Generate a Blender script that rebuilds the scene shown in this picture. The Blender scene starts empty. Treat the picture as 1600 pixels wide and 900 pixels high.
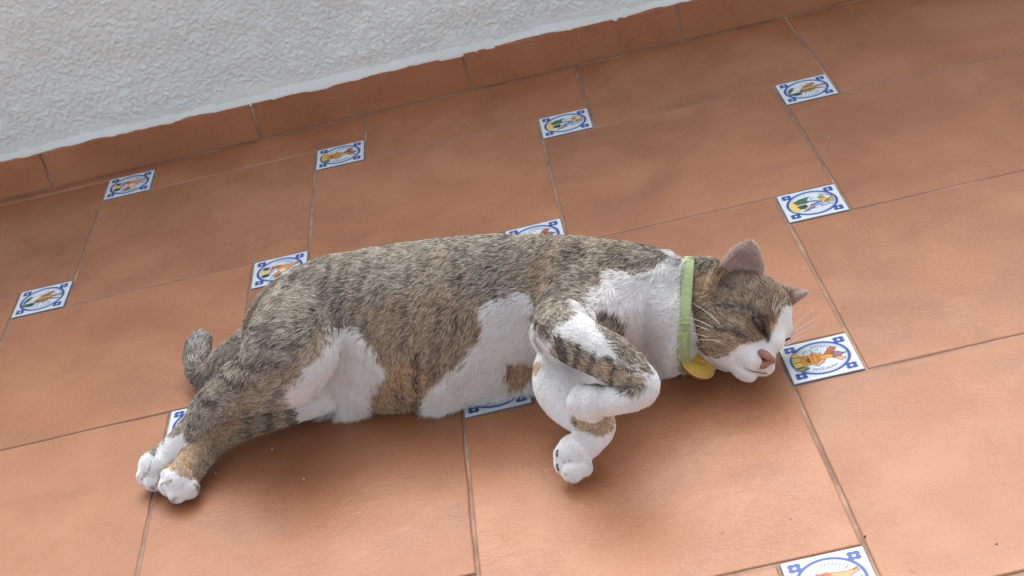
import bpy, math, random
import numpy as np
from mathutils import Matrix, Vector, kdtree
random.seed(7)
rng = np.random.default_rng(7)
scene = bpy.context.scene
COL = scene.collection
FUR = True
FUR_COUNT = 640000

# ------------------------------------------------------------------ camera, sky, sun, exposure
S = 0.8338
FPX = 2468.75                                   # focal length in photo pixels (photo 1600 wide)
CAM = np.array([0.582983, -2.055507, 0.800642]) * S
R_CAM = np.array([[0.97428682, -0.0793233, -0.21088624],      # rows: image right, image down, forward
                  [-0.2231426, -0.46925827, -0.85440275],
                  [-0.03118607, 0.87949104, -0.47489255]])
cd = bpy.data.cameras.new("camera")
cam = bpy.data.objects.new("camera", cd)
COL.objects.link(cam)
rt, dn, fw = (Vector(r) for r in R_CAM)
m3 = Matrix((rt, -dn, -fw)).transposed().to_4x4()
m3.translation = Vector(CAM)
cam.matrix_world = m3
cd.sensor_width = 36.0
cd.lens = FPX / 1600 * 36.0
cd.clip_start = 0.02
cd.clip_end = 200.0
scene.camera = cam

SUN_EL, SUN_AZ = math.radians(47), math.radians(4)   # azimuth measured from +y (beyond the wall) towards +x
w = bpy.data.worlds.new("World")
scene.world = w
w.use_nodes = True
nt = w.node_tree
sky = nt.nodes.new("ShaderNodeTexSky")
sky.sky_type = 'NISHITA'
sky.sun_disc = False
sky.sun_elevation = SUN_EL
sky.sun_rotation = SUN_AZ
sky.air_density = 1.0
sky.dust_density = 4.0
sky.ozone_density = 1.0
bg = nt.nodes["Background"]
hs = nt.nodes.new("ShaderNodeHueSaturation")        # overcast: the blue is mostly veiled
hs.inputs["Saturation"].default_value = 0.32
nt.links.new(sky.outputs[0], hs.inputs["Color"])
nt.links.new(hs.outputs[0], bg.inputs[0])
bg.inputs[1].default_value = 0.15

sd = bpy.data.lights.new("sun", 'SUN')
sd.energy = 0.72
sd.angle = math.radians(75)
sd.color = (1.0, 0.96, 0.9)
sun = bpy.data.objects.new("sun", sd)
COL.objects.link(sun)
to_sun = Vector((math.sin(SUN_AZ) * math.cos(SUN_EL), math.cos(SUN_AZ) * math.cos(SUN_EL), math.sin(SUN_EL)))
sun.rotation_euler = to_sun.to_track_quat('Z', 'Y').to_euler()
sun.location = (0, 0, 5)

scene.view_settings.view_transform = 'Standard'
scene.view_settings.look = 'None'
scene.view_settings.exposure = 1.17
scene.view_settings.gamma = 1.0
scene.cycles.max_bounces = 8
scene.cycles.diffuse_bounces = 4
scene.cycles.transparent_max_bounces = 8

# ------------------------------------------------------------------ helpers
def at(px, py, z=0.0):
    """The point at height z that the photograph shows at (px, py)."""
    d = np.array([(px - 800) / FPX, (py - 450) / FPX, 1.0]) @ R_CAM
    t = (z - CAM[2]) / d[2]
    return CAM + d * t

def to_px(X):
    Y = (np.asarray(X) - CAM) @ R_CAM.T
    return np.stack([800 + FPX * Y[:, 0] / Y[:, 2], 450 + FPX * Y[:, 1] / Y[:, 2]], 1)

def new_obj(name, data, mat=None, parent=None):
    o = bpy.data.objects.new(name, data)
    COL.objects.link(o)
    if mat is not None and hasattr(data, "materials") and len(data.materials) == 0:
        data.materials.append(mat)
    if parent is not None:
        o.parent = parent
    return o

def mesh_obj(name, verts, faces, mat=None, parent=None, smooth=False, color=None):
    me = bpy.data.meshes.new(name)
    me.from_pydata([tuple(map(float, v)) for v in verts], [], [tuple(map(int, f)) for f in faces])
    if smooth:
        me.polygons.foreach_set("use_smooth", [True] * len(me.polygons))
    if color is not None:
        set_color(me, color)
    me.update()
    return new_obj(name, me, mat, parent)

def set_color(me, color, name="paint"):
    a = me.color_attributes.new(name, 'FLOAT_COLOR', 'POINT')
    c = np.ones((len(me.vertices), 4), np.float32)
    c[:, :3] = color
    a.data.foreach_set("color", c.ravel())

def tag(o, label=None, cat=None, group=None, kind=None):
    for k, v in (("label", label), ("category", cat), ("group", group), ("kind", kind)):
        if v:
            o[k] = v
    return o

def srgb(r, g, b):
    c = np.array([r, g, b], float) / 255.0
    return np.where(c <= 0.04045, c / 12.92, ((c + 0.055) / 1.055) ** 2.4)

def sstep(a, b, x):
    t = np.clip((x - a) / (b - a), 0, 1)
    return t * t * (3 - 2 * t)

class Noise:
    """Cheap smooth 3-D value noise on numpy arrays."""
    def __init__(self, seed):
        self.t = np.random.default_rng(seed).random((32, 32, 32)).astype(np.float32) * 2 - 1
    def __call__(self, X, freq):
        p = np.asarray(X, np.float64) * freq + 1000.0
        i = np.floor(p).astype(np.int64)
        f = p - i
        f = f * f * (3 - 2 * f)
        r = 0
        for dx in (0, 1):
            for dy in (0, 1):
                for dz in (0, 1):
                    wgt = (f[:, 0] if dx else 1 - f[:, 0]) * (f[:, 1] if dy else 1 - f[:, 1]) * (f[:, 2] if dz else 1 - f[:, 2])
                    r = r + wgt * self.t[(i[:, 0] + dx) & 31, (i[:, 1] + dy) & 31, (i[:, 2] + dz) & 31]
        return r
noise_a, noise_b, noise_c = Noise(1), Noise(2), Noise(3)

# ------------------------------------------------------------------ materials
def material(name, color=(0.5, 0.5, 0.5), rough=0.6, spec=0.5):
    m = bpy.data.materials.new(name)
    m.use_nodes = True
    b = m.node_tree.nodes["Principled BSDF"]
    b.inputs["Base Color"].default_value = (*color, 1)
    b.inputs["Roughness"].default_value = rough
    b.inputs["Specular IOR Level"].default_value = spec
    return m, m.node_tree, b

def N(nt, t, **kw):
    n = nt.nodes.new(t)
    for k, v in kw.items():
        if k in n.inputs:
            n.inputs[k].default_value = v
        else:
            setattr(n, k, v)
    return n

def noise_node(nt, vec, scale, detail=3, rough=0.55, dist=0.0):
    n = N(nt, "ShaderNodeTexNoise", Scale=scale, Detail=detail, Roughness=rough, Distortion=dist)
    if vec is not None:
        nt.links.new(vec, n.inputs["Vector"])
    return n.outputs[0]

def ramp(nt, fac, stops):
    r = nt.nodes.new("ShaderNodeValToRGB")
    e = r.color_ramp.elements
    while len(e) < len(stops):
        e.new(0.5)
    for k, (pos, c) in enumerate(stops):
        e[k].position = pos
        e[k].color = (*c, 1) if len(c) == 3 else c
    nt.links.new(fac, r.inputs[0])
    return r.outputs[0]

def mix(nt, a, b, fac, mode='MIX'):
    n = nt.nodes.new("ShaderNodeMix")
    n.data_type = 'RGBA'
    n.blend_type = mode
    n.clamp_factor = True
    for v, i in ((fac, 0), (a, 6), (b, 7)):
        if hasattr(v, "links"):
            nt.links.new(v, n.inputs[i])
        else:
            n.inputs[i].default_value = v if i == 0 else (*v, 1)
    return n.outputs[2]

def math_node(nt, op, a, b=0.0, c=0.0):
    n = nt.nodes.new("ShaderNodeMath")
    n.operation = op
    for i, v in enumerate((a, b, c)):
        if hasattr(v, "links"):
            nt.links.new(v, n.inputs[i])
        else:
            n.inputs[i].default_value = v
    return n.outputs[0]

def bump(nt, h, strength, dist, normal=None):
    n = nt.nodes.new("ShaderNodeBump")
    n.inputs["Strength"].default_value = strength
    n.inputs["Distance"].default_value = dist
    nt.links.new(h, n.inputs["Height"])
    if normal is not None:
        nt.links.new(normal, n.inputs["Normal"])
    return n.outputs[0]

def terracotta():
    m, nt, b = material("terracotta", rough=0.5)
    tc = N(nt, "ShaderNodeTexCoord")
    oi = N(nt, "ShaderNodeObjectInfo")
    # every tile samples the noise somewhere else
    off = nt.nodes.new("ShaderNodeVectorMath"); off.operation = 'MULTIPLY_ADD'
    comb = nt.nodes.new("ShaderNodeCombineXYZ")
    for i in range(3):
        nt.links.new(oi.outputs["Random"], comb.inputs[i])
    nt.links.new(comb.outputs[0], off.inputs[0])
    off.inputs[1].default_value = (7.3, 13.1, 3.7)
    nt.links.new(tc.outputs["Object"], off.inputs[2])
    v = off.outputs[0]
    cloud = noise_node(nt, v, 9.0, 4, 0.55, 0.6)
    col = ramp(nt, cloud, [(0.28, tuple(srgb(142, 89, 56))), (0.5, tuple(srgb(157, 101, 65))), (0.72, tuple(srgb(169, 114, 77)))])
    # paler worn film, broken up
    film = ramp(nt, noise_node(nt, v, 26.0, 5, 0.65, 0.3), [(0.5, (0, 0, 0)), (0.72, (1, 1, 1))])
    col = mix(nt, col, tuple(srgb(178, 132, 100)), math_node(nt, 'MULTIPLY', film, 0.25))
    # small dark pits
    pit = ramp(nt, noise_node(nt, v, 160.0, 2, 0.5), [(0.2, (1, 1, 1)), (0.3, (0, 0, 0))])
    col = mix(nt, col, tuple(srgb(110, 62, 42)), math_node(nt, 'MULTIPLY', pit, 0.5))
    grain = noise_node(nt, v, 700.0, 2, 0.6)
    col = mix(nt, col, tuple(srgb(186, 138, 108)), math_node(nt, 'MULTIPLY', ramp(nt, grain, [(0.5, (0, 0, 0)), (0.7, (1, 1, 1))]), 0.35))
    hv = nt.nodes.new("ShaderNodeHueSaturation")
    nt.links.new(col, hv.inputs["Color"])
    nt.links.new(math_node(nt, 'MULTIPLY_ADD', oi.outputs["Random"], 0.17, 0.91), hv.inputs["Value"])
    nt.links.new(hv.outputs[0], b.inputs["Base Color"])
    # slate-like wrinkles: stretched, warped noise
    mp = N(nt, "ShaderNodeMapping")
    mp.inputs["Scale"].default_value = (0.8, 1.35, 1.0)
    mp.inputs["Rotation"].default_value = (0, 0, math.radians(-14))
    nt.links.new(v, mp.inputs["Vector"])
    wr = noise_node(nt, mp.outputs[0], 85.0, 3, 0.5, 0.9)
    ridge = math_node(nt, 'ABSOLUTE', math_node(nt, 'SUBTRACT', wr, 0.5))
    ridge = math_node(nt, 'MINIMUM', ridge, 0.1)
    big = noise_node(nt, v, 14.0, 3, 0.5)
    patchy = ramp(nt, noise_node(nt, v, 11.0, 3, 0.6), [(0.38, (0.25, 0.25, 0.25)), (0.62, (1, 1, 1))])
    ridge = math_node(nt, 'MULTIPLY', ridge, patchy)
    h = math_node(nt, 'ADD', math_node(nt, 'MULTIPLY', ridge, 2.2), math_node(nt, 'MULTIPLY', big, 0.9))
    h = math_node(nt, 'ADD', h, math_node(nt, 'MULTIPLY', noise_node(nt, v, 420.0, 3, 0.6), 0.12))
    nb = bump(nt, h, 0.5, 0.0015)
    nt.links.new(nb, b.inputs["Normal"])
    r = math_node(nt, 'MULTIPLY_ADD', noise_node(nt, v, 18.0, 4, 0.6), 0.2, 0.42)
    nt.links.new(r, b.inputs["Roughness"])
    b.inputs["Specular IOR Level"].default_value = 0.62
    return m
M_TERRA = terracotta()

def grout_mat():
    m, nt, b = material("grout", rough=0.9)
    tc = N(nt, "ShaderNodeTexCoord")
    v = tc.outputs["Object"]
    c = ramp(nt, noise_node(nt, v, 14.0, 5, 0.7), [(0.3, tuple(srgb(112, 92, 82))), (0.5, tuple(srgb(150, 124, 108))), (0.7, tuple(srgb(190, 160, 138)))])
    nt.links.new(c, b.inputs["Base Color"])
    nt.links.new(bump(nt, noise_node(nt, v, 900.0, 3), 0.5, 0.0006), b.inputs["Normal"])
    return m
M_GROUT = grout_mat()

def painted(name, rough, spec=0.5, fine=0.0, coat=0.0):
    """A material that takes its pigment from the mesh's paint attribute."""
    m, nt, b = material(name, rough=rough, spec=spec)
    a = N(nt, "ShaderNodeAttribute", attribute_name="paint")
    nt.links.new(a.outputs["Color"], b.inputs["Base Color"])
    if coat:
        b.inputs["Coat Weight"].default_value = coat
        b.inputs["Coat Roughness"].default_value = 0.12
    if fine:
        tc = N(nt, "ShaderNodeTexCoord")
        nt.links.new(bump(nt, noise_node(nt, tc.outputs["Object"], 600.0, 3), fine, 0.0005), b.inputs["Normal"])
    return m
M_GLAZE = painted("glazed_majolica", 0.34, 0.2)
M_SKIN = painted("cat_skin", 0.85, 0.2, 0.4)
M_WET = painted("wet_skin", 0.38, 0.5, 0.5)
M_EYE = painted("eye_surface", 0.08, 0.6)

def stucco():
    m, nt, b = material("white_stucco", rough=0.85, spec=0.3)
    tc = N(nt, "ShaderNodeTexCoord")
    v = tc.outputs["Object"]
    c = ramp(nt, noise_node(nt, v, 5.0, 5, 0.6), [(0.3, tuple(srgb(215, 223, 221))), (0.7, tuple(srgb(227, 233, 230)))])
    dirt = ramp(nt, noise_node(nt, v, 90.0, 3, 0.7), [(0.66, (0, 0, 0)), (0.8, (1, 1, 1))])
    c = mix(nt, c, tuple(srgb(170, 172, 172)), math_node(nt, 'MULTIPLY', dirt, 0.25))
    nt.links.new(c, b.inputs["Base Color"])
    nt.links.new(bump(nt, noise_node(nt, v, 500.0, 4, 0.6), 0.35, 0.0008), b.inputs["Normal"])
    return m
M_STUCCO = stucco()

def fur_mat():
    m = bpy.data.materials.new("fur")
    m.use_nodes = True
    nt = m.node_tree
    nt.nodes.remove(nt.nodes["Principled BSDF"])
    a = N(nt, "ShaderNodeAttribute", attribute_name="paint")
    d = N(nt, "ShaderNodeBsdfDiffuse")
    t = N(nt, "ShaderNodeBsdfTranslucent")
    g = N(nt, "ShaderNodeBsdfGlossy", Roughness=0.45)
    m1 = N(nt, "ShaderNodeMixShader"); m1.inputs[0].default_value = 0.18
    m2 = N(nt, "ShaderNodeMixShader"); m2.inputs[0].default_value = 0.04
    nt.links.new(a.outputs["Color"], d.inputs[0]); nt.links.new(a.outputs["Color"], t.inputs[0])
    nt.links.new(d.outputs[0], m1.inputs[1]); nt.links.new(t.outputs[0], m1.inputs[2])
    nt.links.new(m1.outputs[0], m2.inputs[1]); nt.links.new(g.outputs[0], m2.inputs[2])
    nt.links.new(m2.outputs[0], nt.nodes["Material Output"].inputs[0])
    return m
M_FUR = fur_mat()

# ------------------------------------------------------------------ floor: pinwheel of large tiles and small painted tiles
PB = 0.30 * S            # pitch of the large tiles
PS = 0.0678 * S          # pitch of the small painted tiles
YW = 0.01554 * S         # front face of the skirting
GAP = 0.0010
U = np.array([PB, -PS]); V = np.array([-PS, -PB])
X0, X1, Y0 = -1.8, 2.6, -1.9

floor = mesh_obj("floor", [(-9, -12, -0.0011), (9, -12, -0.0011), (9, YW + 0.012, -0.0011), (-9, YW + 0.012, -0.0011)], [(0, 1, 2, 3)], M_GROUT)
tag(floor, kind="structure")

def clip_y(poly, ymax):
    out = []
    for k in range(len(poly)):
        a, b = poly[k], poly[(k + 1) % len(poly)]
        if a[1] <= ymax:
            out.append(a)
        if (a[1] <= ymax) != (b[1] <= ymax):
            t = (ymax - a[1]) / (b[1] - a[1])
            out.append((a[0] + t * (b[0] - a[0]), ymax))
    return out

def slab(poly, top, depth, bevel, wob, seg=7):
    """A tile: outline with slightly uneven edges, a rounded arris, sides down into the bed."""
    n = len(poly)
    pts = []
    for k in range(n):
        a, b = np.array(poly[k]), np.array(poly[(k + 1) % n])
        L = np.linalg.norm(b - a)
        nr = np.array([b[1] - a[1], a[0] - b[0]]) / max(L, 1e-9)
        for s in range(seg):
            t = s / seg
            j = 0 if s == 0 else rng.normal() * wob
            pts.append(a + (b - a) * t + nr * (j - abs(wob) * 0.8))
    pts = np.array(pts)
    c = pts.mean(0)
    def inset(d):
        v = c - pts
        sx = np.sign(v[:, 0]) * np.minimum(np.abs(v[:, 0]), d); sy = np.sign(v[:, 1]) * np.minimum(np.abs(v[:, 1]), d)
        return pts + np.stack([sx, sy], 1)
    rings = [(pts, top - depth), (pts, top - bevel), (inset(bevel * 0.35), top - bevel * 0.3), (inset(bevel), top)]
    V_, F = [], []
    for r, z in rings:
        V_ += [(x - c[0], y - c[1], z) for x, y in r]
    m = len(pts)
    for k in range(3):
        for i in range(m):
            F.append((k * m + i, k * m + (i + 1) % m, (k + 1) * m + (i + 1) % m, (k + 1) * m + i))
    F.append(tuple(3 * m + i for i in range(m)))
    return V_, F, c

# painted pictures on the small tiles ------------------------------------------------
GN = 96
gu, gv = np.meshgrid(np.linspace(-1, 1, GN), np.linspace(-1, 1, GN), indexing='xy')
BLUE, NAVY = srgb(44, 76, 150), srgb(38, 46, 90)
WHITE_GLAZE = srgb(208, 217, 222)
class Paint:
    def __init__(self):
        self.c = np.ones((GN, GN, 3)) * WHITE_GLAZE
        self.u, self.v = gu, gv
    def zoom(self, k):
        self.u, self.v = gu / k, gv / k
    def lay(self, d, col, soft=0.016, a=1.0):
        wgt = (np.clip(0.5 - d / (2 * soft), 0, 1) * a)[..., None]
        self.c = self.c * (1 - wgt) + np.array(col) * wgt
    def ell(self, x, y, rx, ry, col, rot=0, a=1.0):
        dx, dy = self.u - x, self.v - y
        c, s = math.cos(rot), math.sin(rot)
        X, Y = (c * dx + s * dy) / rx, (-s * dx + c * dy) / ry
        self.lay((np.hypot(X, Y) - 1) * min(rx, ry), col, a=a)
    def ring(self, x, y, rx, ry, wd, col):
        k = np.hypot((self.u - x) / rx, (self.v - y) / ry)
        g = np.hypot((self.u - x) / rx ** 2, (self.v - y) / ry ** 2) + 1e-9
        self.lay(np.abs(k * (k - 1) / g) - wd, col)
    def line(self, pts, wd, col, a=1.0):
        d = np.full(self.u.shape, 9.0)
        for (x0, y0), (x1, y1) in zip(pts[:-1], pts[1:]):
            vx, vy = x1 - x0, y1 - y0
            t = np.clip(((self.u - x0) * vx + (self.v - y0) * vy) / (vx * vx + vy * vy + 1e-9), 0, 1)
            d = np.minimum(d, np.hypot(self.u - x0 - t * vx, self.v - y0 - t * vy))
        self.lay(d - wd, col, a=a)
    def poly(self, pts, col, outline=None, a=1.0):
        ins = np.zeros(self.u.shape, bool)
        d = np.full(self.u.shape, 9.0)
        n = len(pts)
        for k in range(n):
            (x0, y0), (x1, y1) = pts[k], pts[(k + 1) % n]
            cr = ((y0 > self.v) != (y1 > self.v)) & (self.u < (x1 - x0) * (self.v - y0) / (y1 - y0 + 1e-12) + x0)
            ins ^= cr
            vx, vy = x1 - x0, y1 - y0
            t = np.clip(((self.u - x0) * vx + (self.v - y0) * vy) / (vx * vx + vy * vy + 1e-9), 0, 1)
            d = np.minimum(d, np.hypot(self.u - x0 - t * vx, self.v - y0 - t * vy))
        self.lay(np.where(ins, -d, d), col, a=a)
        if outline is not None:
            self.line(list(pts) + [pts[0]], 0.014, outline)

OCHRE, BROWN, RUST, GREEN, DKGREEN, YEL, TANC, ROSE, LTBLUE = (srgb(206, 160, 60), srgb(110, 70, 44), srgb(176, 92, 56), srgb(70, 104, 84), srgb(48, 76, 66),
                                           srgb(222, 196, 110), srgb(218, 172, 130), srgb(170, 120, 136), srgb(130, 160, 208))
def base_plate():
    p = Paint()
    for sx in (-1, 1):
        for sy in (-1, 1):
            x, y = 0.73 * sx, 0.73 * sy
            for k in range(4):
                an = math.pi / 4 + k * math.pi / 2
                p.ell(x + 0.105 * math.cos(an), y + 0.105 * math.sin(an), 0.095, 0.095, BLUE)
            p.ell(x, y, 0.045, 0.045, WHITE_GLAZE)
    p.ring(0, 0, 0.83, 0.83, 0.05, BLUE)
    p.ring(0, 0, 0.735, 0.735, 0.014, LTBLUE)
    return p
def sprigs(p, seed, n=26):
    r = np.random.default_rng(seed)
    for k in range(n):
        a = r.uniform(0, 2 * math.pi); q = 0.60 * math.sqrt(r.uniform(0.15, 1))
        x, y = q * math.cos(a), q * math.sin(a)
        t = r.uniform(0, math.pi); l = r.uniform(0.03, 0.07)
        c = (GREEN, DKGREEN, NAVY, LTBLUE, BROWN, OCHRE)[r.integers(0, 6)]
        p.line([(x - l * math.cos(t), y - l * math.sin(t)), (x + l * math.cos(t), y + l * math.sin(t))], r.uniform(0.010, 0.018), c, 0.8)
def ticks(p, y0, sgn, n=9, col=NAVY):
    for k in range(n):
        a = math.radians(-40 + 62 * k / (n - 1)) if sgn < 0 else math.radians(40 + 60 * k / (n - 1))
        r = 0.62
        if sgn < 0:
            a = math.radians(-120 + 65 * k / (n - 1))
        x, y = r * math.cos(a), r * math.sin(a)
        p.line([(x - 0.03, y - 0.03), (x + 0.03, y + 0.045)], 0.016, col)
def plate_windmill():
    p = base_plate()
    sprigs(p, 40, 34)
    p.zoom(1.18)
    p.zoom(1); ticks(p, 0, -1); ticks(p, 0, 1, 8, BLUE); p.zoom(1.18)
    p.ell(-0.55, 0.0, 0.13, 0.42, YEL); p.ell(-0.52, -0.34, 0.18, 0.1, GREEN)
    for k in range(7):
        y = -0.36 + 0.12 * k
        p.line([(-0.64, y), (-0.48, y * 0.9)], 0.02, (DKGREEN if k % 2 else OCHRE))
    p.poly([(-0.46, 0.24), (-0.02, 0.17), (-0.02, -0.17), (-0.46, -0.24)], OCHRE, RUST)
    for x in (-0.38, -0.28, -0.18, -0.08):
        p.line([(x, 0.2), (x, -0.2)], 0.018, RUST)
    p.line([(-0.3, 0.05), (-0.3, -0.08)], 0.045, BROWN)
    p.poly([(-0.12, 0.30), (0.08, 0.12), (0.06, 0.04), (-0.16, 0.22)], TANC, BROWN)
    p.poly([(-0.12, -0.34), (0.1, -0.12), (0.02, -0.06), (-0.2, -0.28)], TANC, BROWN)
    p.poly([(-0.02, 0.1), (0.34, 0.1), (0.34, -0.08), (-0.02, -0.08)], OCHRE, RUST)
    p.poly([(0.12, 0.12), (0.34, 0.40), (0.48, 0.32), (0.28, 0.06)], RUST, BROWN)
    p.poly([(0.30, -0.10), (0.46, -0.30), (0.58, -0.22), (0.4, -0.04)], TANC, BROWN)
    p.poly([(0.32, 0.14), (0.46, 0.13), (0.6, 0.0), (0.46, -0.11), (0.32, -0.1)], RUST, NAVY)
    p.line([(0.58, 0.0), (0.72, 0.02)], 0.016, NAVY)
    p.ell(0.45, 0.02, 0.08, 0.06, srgb(120, 110, 150))
    return p
def plate_bird():
    p = base_plate()
    sprigs(p, 41, 34)
    p.zoom(1.18)
    p.zoom(1); ticks(p, 0, -1, 6, BLUE); p.zoom(1.18)
    p.ell(-0.5, 0.12, 0.08, 0.22, GREEN, -0.5); p.ell(-0.36, -0.26, 0.17, 0.13, DKGREEN)
    p.ell(-0.54, -0.22, 0.1, 0.1, GREEN); p.line([(-0.6, -0.1), (-0.4, 0.3)], 0.02, DKGREEN)
    p.poly([(-0.16, 0.02), (0.0, 0.26), (0.3, 0.42), (0.36, 0.30), (0.1, 0.14)], srgb(150, 120, 84), BROWN)
    p.poly([(-0.2, 0.0), (-0.08, 0.16), (0.22, 0.2), (0.36, 0.08), (0.3, -0.12), (0.06, -0.22), (-0.14, -0.16)], srgb(176, 132, 78), BROWN)
    p.line([(-0.1, 0.04), (0.3, 0.08)], 0.025, TANC)
    for k in range(4):
        p.line([(-0.05 + 0.08 * k, -0.15), (0.02 + 0.08 * k, 0.0)], 0.018, BROWN)
    p.poly([(0.34, 0.12), (0.62, 0.14), (0.66, 0.04), (0.36, 0.0)], ROSE, BROWN)
    p.poly([(0.3, -0.06), (0.6, -0.14), (0.58, -0.2), (0.28, -0.14)], DKGREEN)
    p.ell(-0.16, -0.12, 0.09, 0.08, BROWN)
    p.line([(-0.05, -0.2), (-0.12, -0.38)], 0.016, BROWN); p.line([(0.08, -0.22), (0.1, -0.36)], 0.016, RUST)
    return p
def plate_hare():
    p = base_plate()
    sprigs(p, 42, 34)
    p.zoom(1.18)
    p.zoom(1); ticks(p, 0, -1); ticks(p, 0, 1, 8, BLUE); p.zoom(1.18)
    p.ell(-0.5, 0.0, 0.14, 0.18, YEL); p.ell(-0.44, 0.22, 0.12, 0.1, DKGREEN); p.ell(-0.44, -0.24, 0.14, 0.11, DKGREEN)
    for x, y in ((-0.3, 0.06), (-0.24, -0.06), (-0.32, -0.1), (-0.2, 0.08)):
        p.ell(x, y, 0.055, 0.055, ROSE)
    p.poly([(-0.12, 0.18), (0.06, 0.26), (0.34, 0.2), (0.56, 0.26), (0.62, 0.16), (0.42, 0.06), (0.26, -0.18), (0.0, -0.3), (-0.12, -0.4), (-0.2, -0.34), (-0.02, -0.12), (-0.06, 0.04)], srgb(210, 150, 100), BROWN)
    p.poly([(-0.06, 0.0), (0.16, 0.02), (0.24, -0.14), (0.06, -0.24)], srgb(236, 206, 170))
    p.poly([(-0.14, -0.44), (0.0, -0.28), (0.08, -0.36), (-0.1, -0.5)], RUST, BROWN)
    p.ell(-0.06, 0.22, 0.11, 0.09, RUST); p.poly([(-0.1, 0.24), (-0.26, 0.3), (-0.24, 0.2)], RUST, BROWN)
    p.poly([(-0.12, 0.16), (-0.28, 0.12), (-0.26, 0.2)], srgb(200, 170, 170), BROWN)
    p.line([(0.5, 0.2), (0.64, 0.3)], 0.02, BROWN)
    p.ell(0.5, -0.06, 0.07, 0.05, LTBLUE); p.line([(0.42, -0.1), (0.62, 0.0)], 0.014, BLUE)
    return p
def plate_garden():
    p = base_plate()
    sprigs(p, 43, 34)
    p.zoom(1.18)
    p.ell(-0.5, -0.06, 0.16, 0.36, YEL)
    p.poly([(-0.5, 0.22), (-0.3, 0.36), (0.0, 0.40), (-0.12, 0.24), (-0.1, 0.06), (-0.4, 0.02)], GREEN, DKGREEN)
    p.poly([(-0.46, -0.06), (-0.2, 0.0), (-0.14, -0.14), (-0.24, -0.28), (-0.4, -0.26)], DKGREEN)
    p.line([(-0.44, 0.02), (-0.12, 0.02)], 0.022, TANC)
    p.line([(-0.08, 0.12), (0.16, 0.06)], 0.04, BLUE); p.line([(-0.06, -0.12), (0.28, 0.0)], 0.038, NAVY)
    p.poly([(-0.28, -0.42), (-0.1, -0.22), (0.06, -0.16), (-0.02, -0.34)], ROSE, NAVY)
    p.poly([(0.02, -0.1), (0.3, -0.06), (0.28, -0.24), (0.06, -0.26)], LTBLUE)
    p.ell(0.34, 0.1, 0.12, 0.12, OCHRE); p.ell(0.42, -0.02, 0.1, 0.09, YEL); p.ell(0.3, 0.24, 0.1, 0.05, GREEN)
    for k in range(5):
        p.line([(0.3 + 0.07 * k, -0.16), (0.42 + 0.06 * k, 0.02 + 0.05 * k)], 0.018, (BROWN, DKGREEN)[k % 2])
    for k in range(5):
        p.line([(0.52 + 0.03 * k, 0.04 * k), (0.6 + 0.02 * k, 0.05 * k - 0.04)], 0.016, OCHRE)
        p.line([(0.3 + 0.07 * k, 0.44 - 0.04 * k), (0.34 + 0.07 * k, 0.36 - 0.04 * k)], 0.014, NAVY)
    p.line([(0.2, -0.3), (0.52, -0.26)], 0.02, NAVY)
    p.line([(-0.34, -0.44), (-0.16, -0.4)], 0.02, DKGREEN)
    return p

def plate_mesh(name, paint):
    s = (PS - 2 * GAP) / 2
    g = 0.0009
    lin = np.linspace(-1, 1, GN)
    top = 0.0004
    X, Y = np.meshgrid(lin * (s - g), lin * (s - g), indexing='xy')
    r = np.maximum(np.abs(X), np.abs(Y))
    Z = np.full_like(X, top) - 0.0005 * np.clip((np.hypot(np.maximum(np.abs(X) - s + 0.003, 0), np.maximum(np.abs(Y) - s + 0.003, 0)) - 0.0016) / 0.0016, 0, 1) ** 2
    vs = np.stack([X, Y, Z], -1).reshape(-1, 3)
    idx = np.arange(GN * GN).reshape(GN, GN)
    fs = np.stack([idx[:-1, :-1], idx[:-1, 1:], idx[1:, 1:], idx[1:, :-1]], -1).reshape(-1, 4).tolist()
    col = paint.c.reshape(-1, 3)
    ring = list(idx[0, :]) + list(idx[1:, -1]) + list(idx[-1, -2::-1]) + list(idx[-2:0:-1, 0])
    ringv = vs[ring]
    n0, m = len(vs), len(ring)
    dirv = np.stack([np.clip(ringv[:, 0] / (s - g), -1, 1), np.clip(ringv[:, 1] / (s - g), -1, 1)], 1)
    dirv = np.where(np.abs(dirv) > 0.999, np.sign(dirv), 0)
    r1 = ringv.copy(); r1[:, :2] += dirv * g; r1[:, 2] -= 0.0007
    r2 = r1.copy(); r2[:, 2] = -0.004
    vs = np.concatenate([vs, r1, r2])
    for i in range(m):
        j = (i + 1) % m
        fs.append((ring[i], n0 + i, n0 + j, ring[j]))
        fs.append((n0 + i, n0 + m + i, n0 + m + j, n0 + j))
    edge = np.ones((2 * m, 3)) * srgb(92, 96, 112)
    me = bpy.data.meshes.new(name)
    me.from_pydata([tuple(v) for v in vs.tolist()], [], [tuple(int(x) for x in f) for f in fs])
    me.polygons.foreach_set("use_smooth", [True] * len(me.polygons))
    set_color(me, np.concatenate([col, edge]))
    me.update()
    me.materials.append(M_GLAZE)
    return me
PLATES = {0: (plate_mesh("painted_tile", plate_hare()), "small white painted tile, blue oval round a tan hare and green plant"),
          1: (plate_mesh("painted_tile", plate_windmill()), "small white painted tile, blue oval round an ochre windmill"),
          2: (plate_mesh("painted_tile", plate_garden()), "small white painted tile, blue oval round green bushes and yellow flowers"),
          3: (plate_mesh("painted_tile", plate_bird()), "small white painted tile, blue oval round a brown bird")}

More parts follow.
